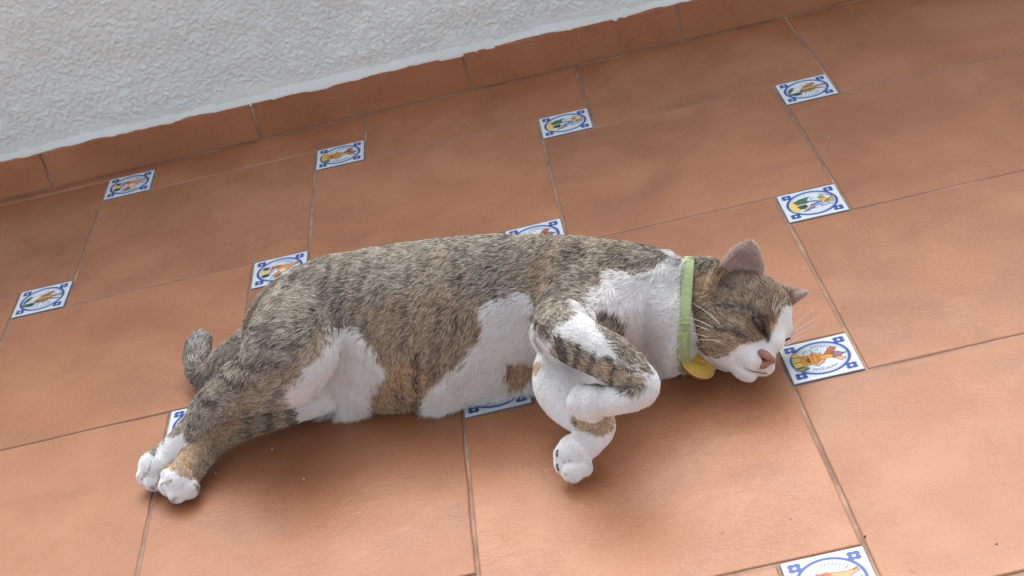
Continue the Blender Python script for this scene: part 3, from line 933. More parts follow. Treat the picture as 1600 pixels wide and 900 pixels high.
# (class, parts, shape, softness px, strength): drawn one over the other
MARKS = [
    ("brown", TRUNK, ('p', [(560, 470), (700, 440), (760, 460), (775, 520), (720, 570), (680, 610), (670, 680), (560, 690), (580, 600), (590, 540)]), 26, 0.9),
    ("tan", TRUNK, ('p', [(590, 560), (650, 565), (690, 600), (672, 690), (570, 690), (574, 610)]), 20, 0.85),
    ("brown", TRUNK, ('p', [(840, 400), (880, 380), (900, 400), (860, 460), (836, 470), (820, 440)]), 22, 0.8),
    ("tan", TRUNK, ('l', [(500, 520), (480, 555), (455, 590)], 9), 10, 0.55),
    ("dark", TRUNK, ('l', [(655, 545), (650, 600), (640, 645)], 7), 9, 0.75),
    ("dark", TRUNK, ('l', [(625, 600), (618, 650)], 5), 7, 0.4),
    ("dark", TRUNK, ('l', [(694, 470), (684, 560), (668, 600)], 5), 10, 0.5),
    ("dark", TRUNK, ('l', [(728, 415), (722, 470), (708, 530)], 5), 10, 0.45),
    ("dark", TRUNK, ('l', [(650, 400), (642, 460), (632, 540)], 5), 10, 0.4),
    ("dark", TRUNK, ('l', [(580, 400), (570, 450), (556, 500)], 6), 10, 0.5),
    ("dark", TRUNK, ('l', [(525, 410), (508, 460), (490, 520)], 6), 10, 0.55),
    ("dark", TRUNK, ('l', [(468, 430), (440, 480), (420, 530)], 6), 10, 0.6),
    ("dark", TRUNK, ('l', [(780, 385), (770, 420), (745, 450)], 9), 14, 0.3),
    ("dark", TRUNK, ('l', [(905, 395), (880, 430), (868, 470)], 15), 14, 0.7),
    ("dark", TRUNK, ('l', [(965, 395), (935, 420), (915, 445)], 8), 10, 0.45),
    ("dark", TRUNK, ('l', [(1072, 405), (1040, 396), (1000, 388)], 5), 8, 0.5),
    ("white", TRUNK, ('p', W_GROIN), 13, 1.0),
    ("white", TRUNK, ('p', W_BELLY), 12, 1.0),
    ("white", TRUNK, ('p', W_CHEST), 10, 1.0),
    ("tan", TRUNK, ('p', [(793, 568), (800, 556), (835, 553), (852, 566), (845, 577), (825, 590), (810, 602), (798, 598), (793, 582)]), 6, 0.95),
    ("dark", TRUNK, ('l', [(798, 562), (796, 580)], 5), 6, 0.5),
    # shoulder and elbow edge
    ("grey", ("torso", "arm_right"), ('p', [(836, 484), (870, 462), (900, 470), (892, 490), (884, 502), (866, 508), (858, 530), (848, 528), (836, 505)]), 6, 1.0),
    ("dark", ("torso", "arm_right"), ('l', [(842, 484), (845, 505), (853, 526)], 5), 7, 0.6),
    # hind legs
    ("dark", ("leg_right",), ('l', [(350, 583), (380, 594), (415, 598)], 6), 6, 0.9),
    ("dark", ("leg_right",), ('l', [(366, 558), (400, 566), (440, 560)], 6), 7, 0.9),
    ("dark", ("leg_right",), ('l', [(320, 614), (346, 628)], 6), 6, 0.9),
    ("dark", ("leg_right", "torso"), ('l', [(425, 530), (470, 540)], 6), 8, 0.7),
    ("dark", ("leg_right", "torso"), ('l', [(395, 512), (440, 505)], 6), 8, 0.7),
    ("brown", ("leg_right",), ('p', [(430, 570), (460, 560), (430, 620), (380, 645), (360, 640)]), 14, 0.7),
    ("dark", ("leg_left",), ('l', [(458, 620), (468, 655)], 6), 6, 0.9),
    ("dark", ("leg_left",), ('l', [(424, 628), (436, 664)], 6), 6, 0.85),
    ("dark", ("leg_left",), ('l', [(392, 638), (404, 676)], 5), 6, 0.7),
    ("tan", ("leg_left",), ('p', [(385, 636), (300, 640), (250, 760), (290, 760), (330, 690), (385, 668)]), 10, 0.8),
    ("white", ("leg_right",), ('p', [(262, 684), (290, 672), (300, 705), (270, 790), (195, 790), (195, 725), (232, 704)]), 6, 1.0),
    ("dark", ("leg_right",), ('l', [(238, 706), (256, 690)], 4), 4, 0.8),
    ("white", ("leg_left",), ('p', [(252, 734), (275, 732), (290, 742), (308, 752), (320, 800), (230, 800)]), 4, 1.0),
    # tail
    ("dark", ("tail",), ('p', [(280, 510), (345, 510), (345, 620), (280, 620)]), 4, 0.55),
    ("white", ("tail",), ('p', [(298, 530), (310, 524), (322, 528), (318, 552), (306, 578), (297, 562)]), 9, 0.45),
    ("grey", ("tail",), ('p', [(325, 545), (380, 530), (370, 580), (325, 590)]), 8, 0.8),
    # right foreleg
    ("grey", FOREARM, ('p', [(860, 522), (880, 528), (905, 543), (935, 560), (960, 563), (988, 578), (1003, 598), (998, 612), (978, 614), (960, 606), (930, 602), (900, 596), (876, 580), (856, 550)]), 5, 1.0),
    ("tan", FOREARM, ('l', [(905, 560), (950, 578), (985, 592)], 7), 7, 0.6),
    ("dark", FOREARM, ('l', [(868, 526), (878, 562)], 6), 3.5, 1.0),
    ("dark", FOREARM, ('l', [(920, 550), (912, 592)], 4.5), 3, 1.0),
    ("dark", FOREARM, ('l', [(940, 556), (953, 572), (950, 602)], 3.5), 3, 1.0),
    ("dark", FOREARM, ('l', [(966, 562), (978, 580), (975, 608)], 3), 3, 0.8),
    ("dark", FOREARM, ('l', [(896, 538), (893, 580)], 4), 3, 0.95),
    ("grey", FOREARM + ("torso",), ('p', [(926, 488), (942, 478), (965, 480), (980, 500), (985, 535), (1000, 556), (1012, 576), (1000, 583), (985, 576), (958, 556), (942, 538), (928, 515), (920, 503)]), 6, 1.0),
    ("dark", FOREARM + ("torso",), ('p', [(930, 488), (965, 482), (980, 505), (990, 545), (1005, 574), (985, 572), (955, 548), (930, 512)]), 9, 0.4),
    ("dark", FOREARM + ("torso",), ('l', [(935, 490), (955, 484), (972, 496)], 5), 7, 0.5),
    ("dark", FOREARM + ("torso",), ('l', [(950, 530), (980, 560), (1005, 578)], 3), 5, 0.5),
    ("dark", FOREARM, ('l', [(962, 600), (990, 608)], 4), 5, 0.7),
    ("brown", FOREARM + ("torso",), ('l', [(945, 500), (970, 530), (995, 566)], 8), 9, 0.35),
    # left foreleg
    ("tan", ("arm_left",), ('p', [(887, 660), (893, 643), (907, 634), (950, 634), (964, 650), (958, 664), (944, 681), (929, 682), (915, 672), (900, 670)]), 5, 0.95),
    ("dark", ("arm_left",), ('l', [(898, 659), (897, 666)], 3), 3, 0.8),
    ("dark", ("arm_left",), ('l', [(920, 672), (940, 676)], 3), 4, 0.4),
    # clefts between the toes: their shade painted in as thin darker lines
    ("cleft_shade", ("leg_right",), ('l', [(218, 741), (227, 736), (236, 722)], 1.2), 1.6, 0.85),
    ("cleft_shade", ("leg_right",), ('l', [(231, 763), (238, 756)], 1.4), 1.8, 0.9), ("cleft_shade", ("leg_right",), ('l', [(241, 760), (247, 748), (253, 738)], 1.2), 1.6, 0.85),
    ("cleft_shade", ("leg_left",), ('l', [(257, 752), (264, 751), (272, 746)], 1.3), 1.6, 0.9), ("cleft_shade", ("leg_left",), ('l', [(267, 778), (274, 776), (283, 770)], 1.3), 1.8, 0.9),
    ("cleft_shade", ("arm_left",), ('l', [(877, 719), (888, 718)], 1.0), 1.6, 0.8), ("cleft_shade", ("arm_left",), ('l', [(879, 738), (889, 738)], 1.0), 1.6, 0.8),
    ("ash", ("arm_left",), ('l', [(898, 682), (906, 686), (912, 680)], 1.2), 2.5, 0.6), ("ash", ("arm_left",), ('l', [(906, 702), (912, 716), (922, 724)], 1.0), 2.5, 0.6),
    # head
    ("tan", ("head", "neck"), ('p', [(1096, 430), (1112, 424), (1122, 440), (1118, 470), (1098, 478), (1090, 455)]), 8, 0.75),
    ("tan", ("head", "neck"), ('p', [(1105, 515), (1135, 520), (1165, 528), (1162, 540), (1140, 556), (1115, 560), (1104, 545)]), 8, 0.6),
    ("tan", ("head",), ('l', [(1165, 512), (1150, 505)], 6), 7, 0.45),
    ("tan", ("head",), ('l', [(1212, 495), (1207, 512), (1202, 526)], 4), 4, 0.7),
    ("white", ("head", "neck"), ('p', W_HEAD), 4, 1.0),
    ("dark", ("head", "neck"), ('l', [(1180, 489), (1160, 483), (1130, 480), (1106, 474)], 3.5), 3.5, 1.0),
    ("dark", ("head", "neck"), ('l', [(1168, 527), (1150, 520), (1125, 512), (1106, 500)], 3.5), 3.5, 1.0),
    ("brown", ("head", "neck"), ('l', [(1102, 518), (1110, 537), (1118, 550)], 5), 5, 0.8),
    ("dark", ("head",), ('l', [(1178, 489), (1190, 494), (1198, 504), (1200, 518), (1200, 532)], 3.8), 3, 1.0),
    ("dark", ("head",), ('l', [(1176, 497), (1184, 514), (1198, 530)], 1.6), 2, 0.7),
    ("dark", ("head",), ('l', [(1206, 492), (1208, 504)], 2.5), 3, 0.8),
    ("dark", ("head",), ('l', [(1160, 452), (1168, 470)], 3), 4, 0.5),
    ("dark", ("head",), ('l', [(1180, 446), (1186, 470)], 3), 4, 0.55),
    ("dark", ("head",), ('l', [(1198, 450), (1203, 476)], 3), 4, 0.55),
    ("dark", ("head",), ('l', [(1128, 446), (1145, 458), (1178, 444)], 4), 5, 0.45),
]
BASE = {"torso": "grey", "neck": "face", "head": "face", "leg_right": "grey", "leg_left": "brown", "tail": "grey", "arm_right": "white", "arm_left": "white", "ear_right": "face", "ear_left": "face"}
def classes(X, prt, facing):
    n = len(X)
    Wt = np.zeros((n, len(CLS)))
    for nm, q in PI_.items():
        Wt[prt == q, CI[BASE[nm]]] = 1
    p = to_px(X)
    head = np.isin(prt, [PI_["head"], PI_["ear_right"], PI_["ear_left"]])
    amp = np.where(head, 1.2, np.where(np.isin(prt, [PI_["arm_right"], PI_["arm_left"]]), 2.2, 5.0))
    p = p + np.stack([noise_a(X, 150) + 0.6 * noise_b(X, 420), noise_b(X + 3, 150) + 0.6 * noise_c(X, 420)], 1) * amp[:, None]
    # mackerel banding over the grey back
    band = np.sin(p[:, 0] / 9.5 + p[:, 1] / 34 + 2.2 * noise_c(X, 22)) * 0.5 + 0.5
    k = sstep(0.6, 0.95, band) * 0.26 * np.isin(prt, [PI_["torso"], PI_["leg_right"], PI_["tail"]])
    Wt *= (1 - k)[:, None]; Wt[:, CI["dark"]] += k
    warm = sstep(-0.1, 0.5, noise_b(X, 30)) * 0.5 * (prt == PI_["torso"])
    mv = Wt[:, CI["grey"]] * warm; Wt[:, CI["grey"]] -= mv; Wt[:, CI["brown"]] += mv
    for cls, parts, shape, soft, strength in MARKS:
        sel = np.nonzero(np.isin(prt, [PI_[q] for q in parts]) & facing)[0]
        if len(sel) == 0:
            continue
        d = poly_sd(p[sel], shape[1]) if shape[0] == 'p' else line_d(p[sel], shape[1]) - shape[2]
        a = (1 - sstep(-soft * 0.5, soft * 0.5, d)) * strength
        Wt[sel] *= (1 - a)[:, None]; Wt[sel, CI[cls]] += a
    return Wt

# eye openings: pressed in from the outline of the lids
def surface_at(px, py, parts=("head",)):
    sel = np.nonzero(np.isin(part, [PI_[q] for q in parts]) & ((bn * VIEW).sum(1) > 0.05))[0]
    d = np.hypot(PX[sel, 0] - px, PX[sel, 1] - py)
    k = sel[np.argsort(d)[:6]]
    wgt = 1 / (d[np.argsort(d)[:6]] + 0.3)
    return (bv[k] * wgt[:, None]).sum(0) / wgt.sum(), bn[k].mean(0)
def to_local(X):
    return (np.asarray(X) - H0) @ HR.T / HS
EYE_OUT = [(1175, 494), (1181, 495), (1187, 498.5), (1192.5, 504.5), (1196, 514), (1198.5, 526), (1191, 520.5), (1184.5, 513.5), (1178.5, 504)]
lid3 = np.array([surface_at(*q)[0] for q in EYE_OUT])
ec, en = surface_at(1188, 507)
eye_l = {1: to_local(lid3)}
eye_l[-1] = eye_l[1] * np.array([-1, 1, 1])
nl = HR @ en
EYE = {}
for side in (1, -1):
    mir = np.array([side, 1, 1.0])
    c = to_local(lid3).mean(0) * mir
    n_ = nl * mir / np.linalg.norm(nl)
    a_ = (to_local(lid3[5]) - to_local(lid3[0])) * mir; a_ -= n_ * (a_ @ n_); a_ /= np.linalg.norm(a_)
    b_ = np.cross(n_, a_)
    L = (eye_l[side] - c)
    EYE[side] = dict(c=c, n=n_, a=a_, b=b_, poly=np.stack([L @ a_, L @ b_], 1), L=L)
lv = to_local(bv)
eye_mask = np.full(len(bv), 9.0)
for side in (1, -1):
    e = EYE[side]
    q = lv - e["c"]
    near = np.nonzero((np.linalg.norm(q, axis=1) < 1.6) & ((bn @ HR.T) @ e["n"] > 0.1))[0]
    sdm = poly_sd(np.stack([q[near] @ e["a"], q[near] @ e["b"]], 1), e["poly"])
    eye_mask[near] = np.minimum(eye_mask[near], sdm)
    depth = np.clip(-sdm / 0.12, 0, 1) * 0.55 * HS
    bv[near] -= depth[:, None] * (e["n"] @ HR)
    bump_ = np.exp(-((sdm - 0.10) / 0.12) ** 2) * 0.06 * HS                 # lids stand a little proud
    bv[near] += bump_[:, None] * (e["n"] @ HR)
NOSE_L = np.array([0.08, 3.02, -0.66])
NOSE_C = hp(*NOSE_L)

COL_C = at(1077, 484, 0.047)
_ax = np.array([math.cos(math.radians(15)), -math.sin(math.radians(15)), -0.16]); _ax /= np.linalg.norm(_ax)
_ua = np.array([_ax[1], -_ax[0], 0.0]); _ua /= np.linalg.norm(_ua)          # towards the viewer
COL_F = (_ax, _ua, np.cross(_ax, -_ua))
TH_STRAP = (math.radians(-48), math.radians(14))
facing_v = (bn * VIEW).sum(1) > -0.35
WV = classes(bv, part, facing_v)
skin = (WV[:, :, None] * PAL[None, :, 1]).sum(1) * 0.8
inner_ear = np.zeros(len(bv), bool)
for side, nm in ((1, "ear_right"), (-1, "ear_left")):
    b_, ax, Ln, od, sv = ear_shell(side)
    m_ = (part == PI_[nm]) & ((bn @ od) > 0.1) & (((bv - b_) @ ax / Ln) > 0.1)
    inner_ear |= m_
pink = srgb(176, 138, 132) * (1 + 0.15 * noise_a(bv, 120))[:, None]
skin[inner_ear] = pink[inner_ear]
earp = np.isin(part, [PI_["ear_right"], PI_["ear_left"]])
skin[earp & ~inner_ear] = srgb(120, 98, 84)
skin[eye_mask < 0.02] = srgb(46, 36, 32)

body_mesh = bpy.data.meshes.new("cat")
body_mesh.vertices.add(len(bv)); body_mesh.vertices.foreach_set("co", bv.astype(np.float32).ravel())
body_mesh.loops.add(bq.size); body_mesh.loops.foreach_set("vertex_index", bq.astype(np.int32).ravel())
body_mesh.polygons.add(len(bq)); body_mesh.polygons.foreach_set("loop_start", np.arange(0, bq.size, 4, dtype=np.int32))
body_mesh.update(calc_edges=True)
body_mesh.polygons.foreach_set("use_smooth", [True] * len(bq))
set_color(body_mesh, skin)
cat = new_obj("cat", body_mesh, M_SKIN)
tag(cat, "brown tabby and white cat in a green collar lying on its side on terracotta tiles", "cat")

# ------------------------------------------------------------------ fur
FLOW = np.array([  # where on the photograph, which way the coat lies there
    (1050, 415, -0.5, 0.8), (1000, 420, -1, 0.35), (900, 400, -1, 0.25), (800, 400, -1, 0.35), (700, 400, -1, 0.4), (600, 410, -1, 0.45),
    (500, 440, -0.9, 0.5), (430, 480, -0.8, 0.7), (390, 530, -0.9, 0.5), (1000, 500, -0.35, 1), (1040, 560, -0.3, 0.9), (960, 450, -0.8, 0.6),
    (880, 470, -0.9, 0.6), (840, 500, -0.9, 0.4), (780, 500, -0.6, 0.7), (780, 600, -0.15, 1), (700, 620, -0.25, 1), (700, 520, -0.5, 0.8),
    (620, 500, -0.7, 0.7), (620, 620, 0.05, 1), (540, 560, -0.5, 0.8), (520, 630, -0.2, 1), (470, 580, -1, 0.7), (430, 560, -1, 0.4),
    (840, 600, 0.1, 1)], float)
def fur_direction(X, prt, al, nrm, facing):
    p = to_px(X)
    d = ((p[:, None, :] - FLOW[None, :, :2]) ** 2).sum(2)
    wg = 1 / (d + 400.0) ** 2
    wg /= wg.sum(1)[:, None]
    v2 = wg @ FLOW[:, 2:]
    D = v2[:, :1] * R_CAM[0] + v2[:, 1:] * R_CAM[1]
    D = np.where(facing[:, None], D, np.array([-1.0, 0.2, -0.3]))
    lim = np.isin(prt, [PI_[q] for q in ("leg_right", "leg_left", "arm_right", "arm_left", "tail", "ear_right", "ear_left")])
    D[lim] = al[lim]
    paw1 = lim & (np.abs(al[:, 0] - 1) < 1e-6)          # single blobs (toes): lay it towards the toe tips
    D[paw1] = np.array([-0.25, -0.8, -0.4])
    hd = np.isin(prt, [PI_["head"]])
    D[hd] = X[hd] - hp(0.1, 3.6, 0.3)
    nk_ = prt == PI_["neck"]
    D[nk_] = -R_CAM[0] * 0.9 + R_CAM[1] * 0.35
    th = (prt == PI_["leg_right"]) & (p[:, 0] > 395)
    D[th] = (v2[:, :1] * R_CAM[0] + v2[:, 1:] * R_CAM[1])[th]
    D = D - nrm * (D * nrm).sum(1)[:, None]
    return D / (np.linalg.norm(D, axis=1)[:, None] + 1e-9)

PAW_C = np.array([at(918, 626, 0.055), at(893, 722, 0.02), at(242, 735, 0.018), at(282, 756, 0.016)])
def fur_length(X, prt, Wt):
    L = np.full(len(X), 0.0078)
    L += 0.0045 * Wt[:, CI["white"]] * np.isin(prt, [PI_["torso"]])
    L[np.isin(prt, [PI_["neck"]])] = 0.0095
    L[prt == PI_["tail"]] = 0.0100
    dp = np.sqrt(((X[:, None] - PAW_C[None]) ** 2).sum(2)).min(1)
    lm = np.isin(prt, [PI_[q] for q in ("leg_right", "leg_left", "arm_right", "arm_left")])
    L[lm] = (0.0032 + (0.0095 - 0.0032) * sstep(0.014, 0.085, dp))[lm]
    hd = prt == PI_["head"]
    dn = np.linalg.norm(X - hp(0, 3.0, -0.5), axis=1)
    L[hd] = (0.0027 + 0.0058 * sstep(0.012, 0.065, dn))[hd]
    er = np.isin(prt, [PI_["ear_right"], PI_["ear_left"]])
    L[er] = 0.0026
    return L

if FUR:
    q4 = bq
    tri = np.concatenate([q4[:, [0, 1, 2]], q4[:, [0, 2, 3]]])
    A, B, C = bv[tri[:, 0]], bv[tri[:, 1]], bv[tri[:, 2]]
    area = np.linalg.norm(np.cross(B - A, C - A), axis=1) * 0.5
    tp = part[tri[:, 0]]
    dens = np.ones(len(tri))
    dens[np.isin(tp, [PI_["head"]])] = 2.6
    dens[np.isin(tp, [PI_[q] for q in ("leg_right", "leg_left", "arm_right", "arm_left")])] = 1.7
    dens[np.isin(tp, [PI_["ear_right"], PI_["ear_left"]])] = 1.8
    tc_ = (A + B + C) / 3
    tn = bn[tri[:, 0]]
    f_ = (tn * VIEW[tri[:, 0]]).sum(1)
    dens *= np.where(f_ > -0.3, 1, 0.28)
    dens[(tc_[:, 2] < 0.004) & (tn[:, 2] < -0.5)] = 0
    dens[(eye_mask[tri] < 0.06).any(1)] = 0
    dens[np.linalg.norm((tc_ - NOSE_C) @ HR.T / np.array([0.0118, 0.015, 0.0098]), axis=1) < 1] = 0
    dens[inner_ear[tri].all(1)] *= 0.35
    dens[(np.abs((tc_ - COL_C) @ COL_F[0]) < 0.0050) & np.isin(tp, [PI_["neck"], PI_["torso"]]) & (np.linalg.norm(tc_ - COL_C, axis=1) < 0.07)] *= 0.12
    pr = area * dens; pr /= pr.sum()
    pick = rng.choice(len(tri), FUR_COUNT, p=pr)
    r1, r2 = rng.random(FUR_COUNT), rng.random(FUR_COUNT)
    s1 = np.sqrt(r1)
    bc = np.stack([1 - s1, s1 * (1 - r2), s1 * r2], 1)
    T3 = tri[pick]
    root = (bv[T3] * bc[:, :, None]).sum(1)
    nrm = (bn[T3] * bc[:, :, None]).sum(1); nrm /= np.linalg.norm(nrm, axis=1)[:, None]
    prt = part[T3[:, 0]]; al = along[T3[:, 0]]
    vw = CAM - root; vw /= np.linalg.norm(vw, axis=1)[:, None]
    facing = (nrm * vw).sum(1) > -0.35
    Wt = classes(root, prt, facing)
    dirv = fur_direction(root, prt, al, nrm, facing)
    Lh = fur_length(root, prt, Wt) * rng.uniform(0.65, 1.2, FUR_COUNT)
    inn = inner_ear[T3[:, 0]]
    Lh[inn] = 0.0042 * rng.uniform(0.4, 1.4, inn.sum())
    # wander of the coat: slow swirls plus hair-to-hair scatter
    side = np.cross(nrm, dirv)
    sw = 0.45 * noise_a(root, 60) + 0.45 * noise_c(root, 170) + rng.normal(0, 0.28, FUR_COUNT)
    dirv = dirv * np.cos(sw)[:, None] + side * np.sin(sw)[:, None]
    lift = rng.uniform(0.24, 0.5, FUR_COUNT) + 0.12 * noise_b(root, 90)
    lift += 0.12 * Wt[:, CI["white"]] * (prt == PI_["torso"])
    low = np.isin(prt, [PI_["torso"]]) * sstep(0.045, 0.012, root[:, 2]) if False else np.isin(prt, [PI_["torso"]]) * (1 - sstep(0.006, 0.040, root[:, 2]))
    lift += 0.2 * low
    Lh *= 1 + 0.1 * low
    hd = prt == PI_["head"]; lift[hd] *= 0.75
    KP = 5
    sv_ = np.linspace(0, 1, KP)
    P3 = np.zeros((FUR_COUNT, KP, 3))
    for k, s in enumerate(sv_):
        P3[:, k] = root - nrm * 0.0004 + (dirv * (s * 0.92) + nrm * ((lift * s * 1.5 - lift * (0.95 - 0.7 * low) * s * s))[:, None]) * Lh[:, None]
    # gather into locks
    ncl = FUR_COUNT // 4
    ci = rng.choice(FUR_COUNT, ncl, replace=False)
    kd = kdtree.KDTree(ncl)
    for q, k in enumerate(ci):
        kd.insert(root[k], q)
    kd.balance()
    own = np.array([kd.find(r)[1] for r in root])
    cen = ci[own]
    cl = rng.uniform(0.2, 0.6, FUR_COUNT) * (prt[cen] == prt)
    cl[hd] *= 0.6
    cl *= 1 - 0.4 * low
    base_off = root - root[cen]
    for k, s in enumerate(sv_):
        wgt = (cl * s ** 1.3)[:, None]
        tgt = P3[cen, k] + base_off * 0.25
        dist_ = np.linalg.norm(base_off, axis=1)[:, None]
        wgt = np.where(dist_ < 0.006, wgt, 0)
        P3[:, k] = P3[:, k] * (1 - wgt) + tgt * wgt
    zmin = P3[:, 1:, 2].min(1)
    shrink = np.where(zmin < 0.0008, np.clip((root[:, 2] - 0.0004) / np.maximum(root[:, 2] - zmin, 1e-5), 0.05, 1), 1)
    P3 = root[:, None] + (P3 - root[:, None]) * shrink[:, None, None]
    # pigment: one kind per hair, agouti kinds are dark below and pale above
    cum = np.cumsum(Wt / Wt.sum(1)[:, None], 1)
    kcls = (rng.random(FUR_COUNT)[:, None] > cum).sum(1).clip(0, len(CLS) - 1)
    tone_n = rng.random(FUR_COUNT) * 0.76 + 0.24 * (0.5 + 0.5 * np.clip(noise_c(root[cen], 700) * 1.6, -1, 1))
    light = sstep(0.52, 0.72, tone_n)[:, None]; dark_ = (1 - sstep(0.2, 0.42, tone_n))[:, None]
    tip = PAL[kcls, 1] * (1 - light) * (1 - dark_) + PAL[kcls, 0] * light * (1 - dark_) + PAL[kcls, 2] * dark_
    white_ = (kcls == CI["white"])[:, None]
    rootc = np.where(white_, tip, PAL[kcls, 2] * 0.5 + tip * 0.5)
    rootc[inn] = srgb(170, 150, 142); tip[inn] = srgb(205, 192, 184)
    cols = np.zeros((FUR_COUNT, KP, 4), np.float32); cols[..., 3] = 1
    for k, s in enumerate(sv_):
        a = float(sstep(0.15, 0.7, s))
        cols[:, k, :3] = rootc * (1 - a) + tip * a
    r0 = np.where(hd | np.isin(prt, [PI_["ear_right"], PI_["ear_left"]]), 0.00014, 0.00017) * rng.uniform(0.8, 1.2, FUR_COUNT)
    rad = r0[:, None] * np.array([1.0, 0.98, 0.85, 0.6, 0.2])[None]
    cu = bpy.data.hair_curves.new("fur")
    cu.add_curves([KP] * FUR_COUNT)
    cu.attributes["position"].data.foreach_set("vector", P3.astype(np.float32).ravel())
    ra = cu.attributes.get("radius") or cu.attributes.new("radius", 'FLOAT', 'POINT')
    ra.data.foreach_set("value", rad.astype(np.float32).ravel())
    ca = cu.attributes.new("paint", 'FLOAT_COLOR', 'POINT')
    ca.data.foreach_set("color", cols.ravel())
    fur_o = new_obj("fur", cu, M_FUR, cat)
    tag(fur_o, kind="stuff")

# ------------------------------------------------------------------ eyes, lids, nose, whiskers
def add_uv_ball(name, centre, frame, radii, mat, parent, paint, nu=28, nv_=18):
    vs, fs, L = [], [], []
    for j in range(nv_ + 1):
        th = math.pi * j / nv_
        for i in range(nu):
            ph = 2 * math.pi * i / nu
            l = np.array([math.sin(th) * math.cos(ph), math.sin(th) * math.sin(ph), math.cos(th)])
            L.append(l); vs.append(centre + (l * radii) @ frame)
    for j in range(nv_):
        for i in range(nu):
            a, b = j * nu + i, j * nu + (i + 1) % nu
            fs.append((a, a + nu, b + nu, b))
    L = np.array(L)
    return mesh_obj(name, vs, fs, mat, parent, True, paint(L))
def tube(name, pts, rad, mat, parent, sides=5, closed=False, color=None):
    pts = np.array(pts, float); n = len(pts)
    rad = np.broadcast_to(np.asarray(rad, float), (n,))
    tg = np.roll(pts, -1, 0) - np.roll(pts, 1, 0) if closed else np.gradient(pts, axis=0)
    vs, fs = [], []
    up = np.array([0.3, 0.2, 1.0])
    for k in range(n):
        t = tg[k] / (np.linalg.norm(tg[k]) + 1e-12)
        a = np.cross(t, up); a /= np.linalg.norm(a); b = np.cross(t, a)
        for s in range(sides):
            an = 2 * math.pi * s / sides
            vs.append(pts[k] + rad[k] * (math.cos(an) * a + math.sin(an) * b))
    for k in range(n if closed else n - 1):
        for s in range(sides):
            a, b = k * sides + s, k * sides + (s + 1) % sides
            c, d = ((k + 1) % n) * sides + s, ((k + 1) % n) * sides + (s + 1) % sides
            fs.append((a, c, d, b))
    if not closed:
        fs.append(tuple(range(sides))[::-1]); fs.append(tuple((n - 1) * sides + s for s in range(sides)))
    return mesh_obj(name, vs, fs, mat, parent, True, color if color is None else np.ones((len(vs), 3)) * color)
def smooth_loop(P, n):
    P = np.array(P); m = len(P); out = []
    for q in range(n):
        t = q / n * m; i = int(t); f = t - i
        a, b, c, d = P[(i - 1) % m], P[i % m], P[(i + 1) % m], P[(i + 2) % m]
        out.append(0.5 * (2 * b + (c - a) * f + (2 * a - 5 * b + 4 * c - d) * f ** 2 + (3 * b - a - 3 * c + d) * f ** 3))
    return np.array(out)
def smooth_line(P, n):
    P = np.array(P, float); m = len(P); out = []
    for q in range(n):
        t = q / (n - 1) * (m - 1); i = min(int(t), m - 2); f = t - i
        g = lambda z: P[min(max(z, 0), m - 1)]
        a, b, c, d = g(i - 1), g(i), g(i + 1), g(i + 2)
        out.append(0.5 * (2 * b + (c - a) * f + (2 * a - 5 * b + 4 * c - d) * f ** 2 + (3 * b - a - 3 * c + d) * f ** 3))
    return np.array(out)

ER = 0.98
for side in (1, -1):
    e = EYE[side]
    cen = e["c"] - e["n"] * (ER + 0.02) + e["b"] * 0.0
    fr = np.stack([e["a"], e["b"], e["n"]]) @ HR
    def iris(L):
        r = np.hypot(L[:, 0], L[:, 1])
        ang = np.arctan2(L[:, 1], L[:, 0])
        c = srgb(120, 116, 92)[None] * (1 + 0.10 * np.sin(ang * 17) + 0.06 * np.sin(ang * 41))[:, None]
        c = c * (1 - 0.35 * sstep(0.30, 0.62, r))[:, None]
        pup = 1 - sstep(0.85, 1.15, np.hypot(L[:, 0] / 0.36, L[:, 1] / 0.17))
        c = c * (1 - pup[:, None]) + srgb(66, 66, 56) * pup[:, None]
        out = sstep(0.66, 0.74, r)[:, None]
        return c * (1 - out) + srgb(84, 74, 62) * out
    eye = add_uv_ball("eye", H0 + HS * (cen @ HR), fr, ER * HS, M_EYE, cat, iris, 40, 40)
    rim = smooth_loop(e["L"], 40)
    rim3 = H0 + HS * ((rim + e["c"] + e["n"] * 0.05) @ HR)
    tube("eyelid", rim3, 0.00075, M_WET, cat, 6, True, srgb(52, 40, 36))

def nose_field(Q):
    d = ellipsoid(Q - np.array([0, 0.0, 0.12]), np.array([0.50, 0.36, 0.24]))
    d2 = ellipsoid(Q - np.array([0, 0.04, -0.16]), np.array([0.24, 0.30, 0.30]))
    h = np.maximum(0.16 - np.abs(d - d2), 0) / 0.16
    d = np.minimum(d, d2) - h * h * 0.04
    for s in (-1, 1):
        nst = ellipsoid(Q - np.array([0.27 * s, 0.40, -0.02]), np.array([0.10, 0.13, 0.060]))
        d = np.maximum(d, -nst)
    groove = np.hypot(Q[..., 0], Q[..., 1] - 0.37) - 0.045
    return np.maximum(d, np.where(Q[..., 2] < 0.05, -groove, -1))
gl = np.stack(np.meshgrid(*[np.arange(-0.8, 0.8, 0.035)] * 3, indexing='ij'), -1)
nvx, nq = surface_nets(nose_field(gl).astype(np.float32), 0.035, np.array([-0.8, -0.8, -0.8]))
dk = np.zeros(len(nvx))
for s in (-1, 1):
    dk = np.maximum(dk, 1 - sstep(1.0, 1.25, np.sqrt((((nvx - np.array([0.27 * s, 0.34, -0.02])) / np.array([0.11, 0.32, 0.068])) ** 2).sum(1))))
ncol = srgb(166, 122, 108)[None] * (1 - 0.1 * rng.random(len(nvx)))[:, None]
edge_ = sstep(0.30, 0.5, np.abs(nvx[:, 0]))[:, None]
ncol = ncol * (1 - 0.35 * edge_) + srgb(120, 74, 62) * 0.35 * edge_
ncol = ncol * (1 - dk[:, None]) + srgb(72, 42, 38) * dk[:, None]
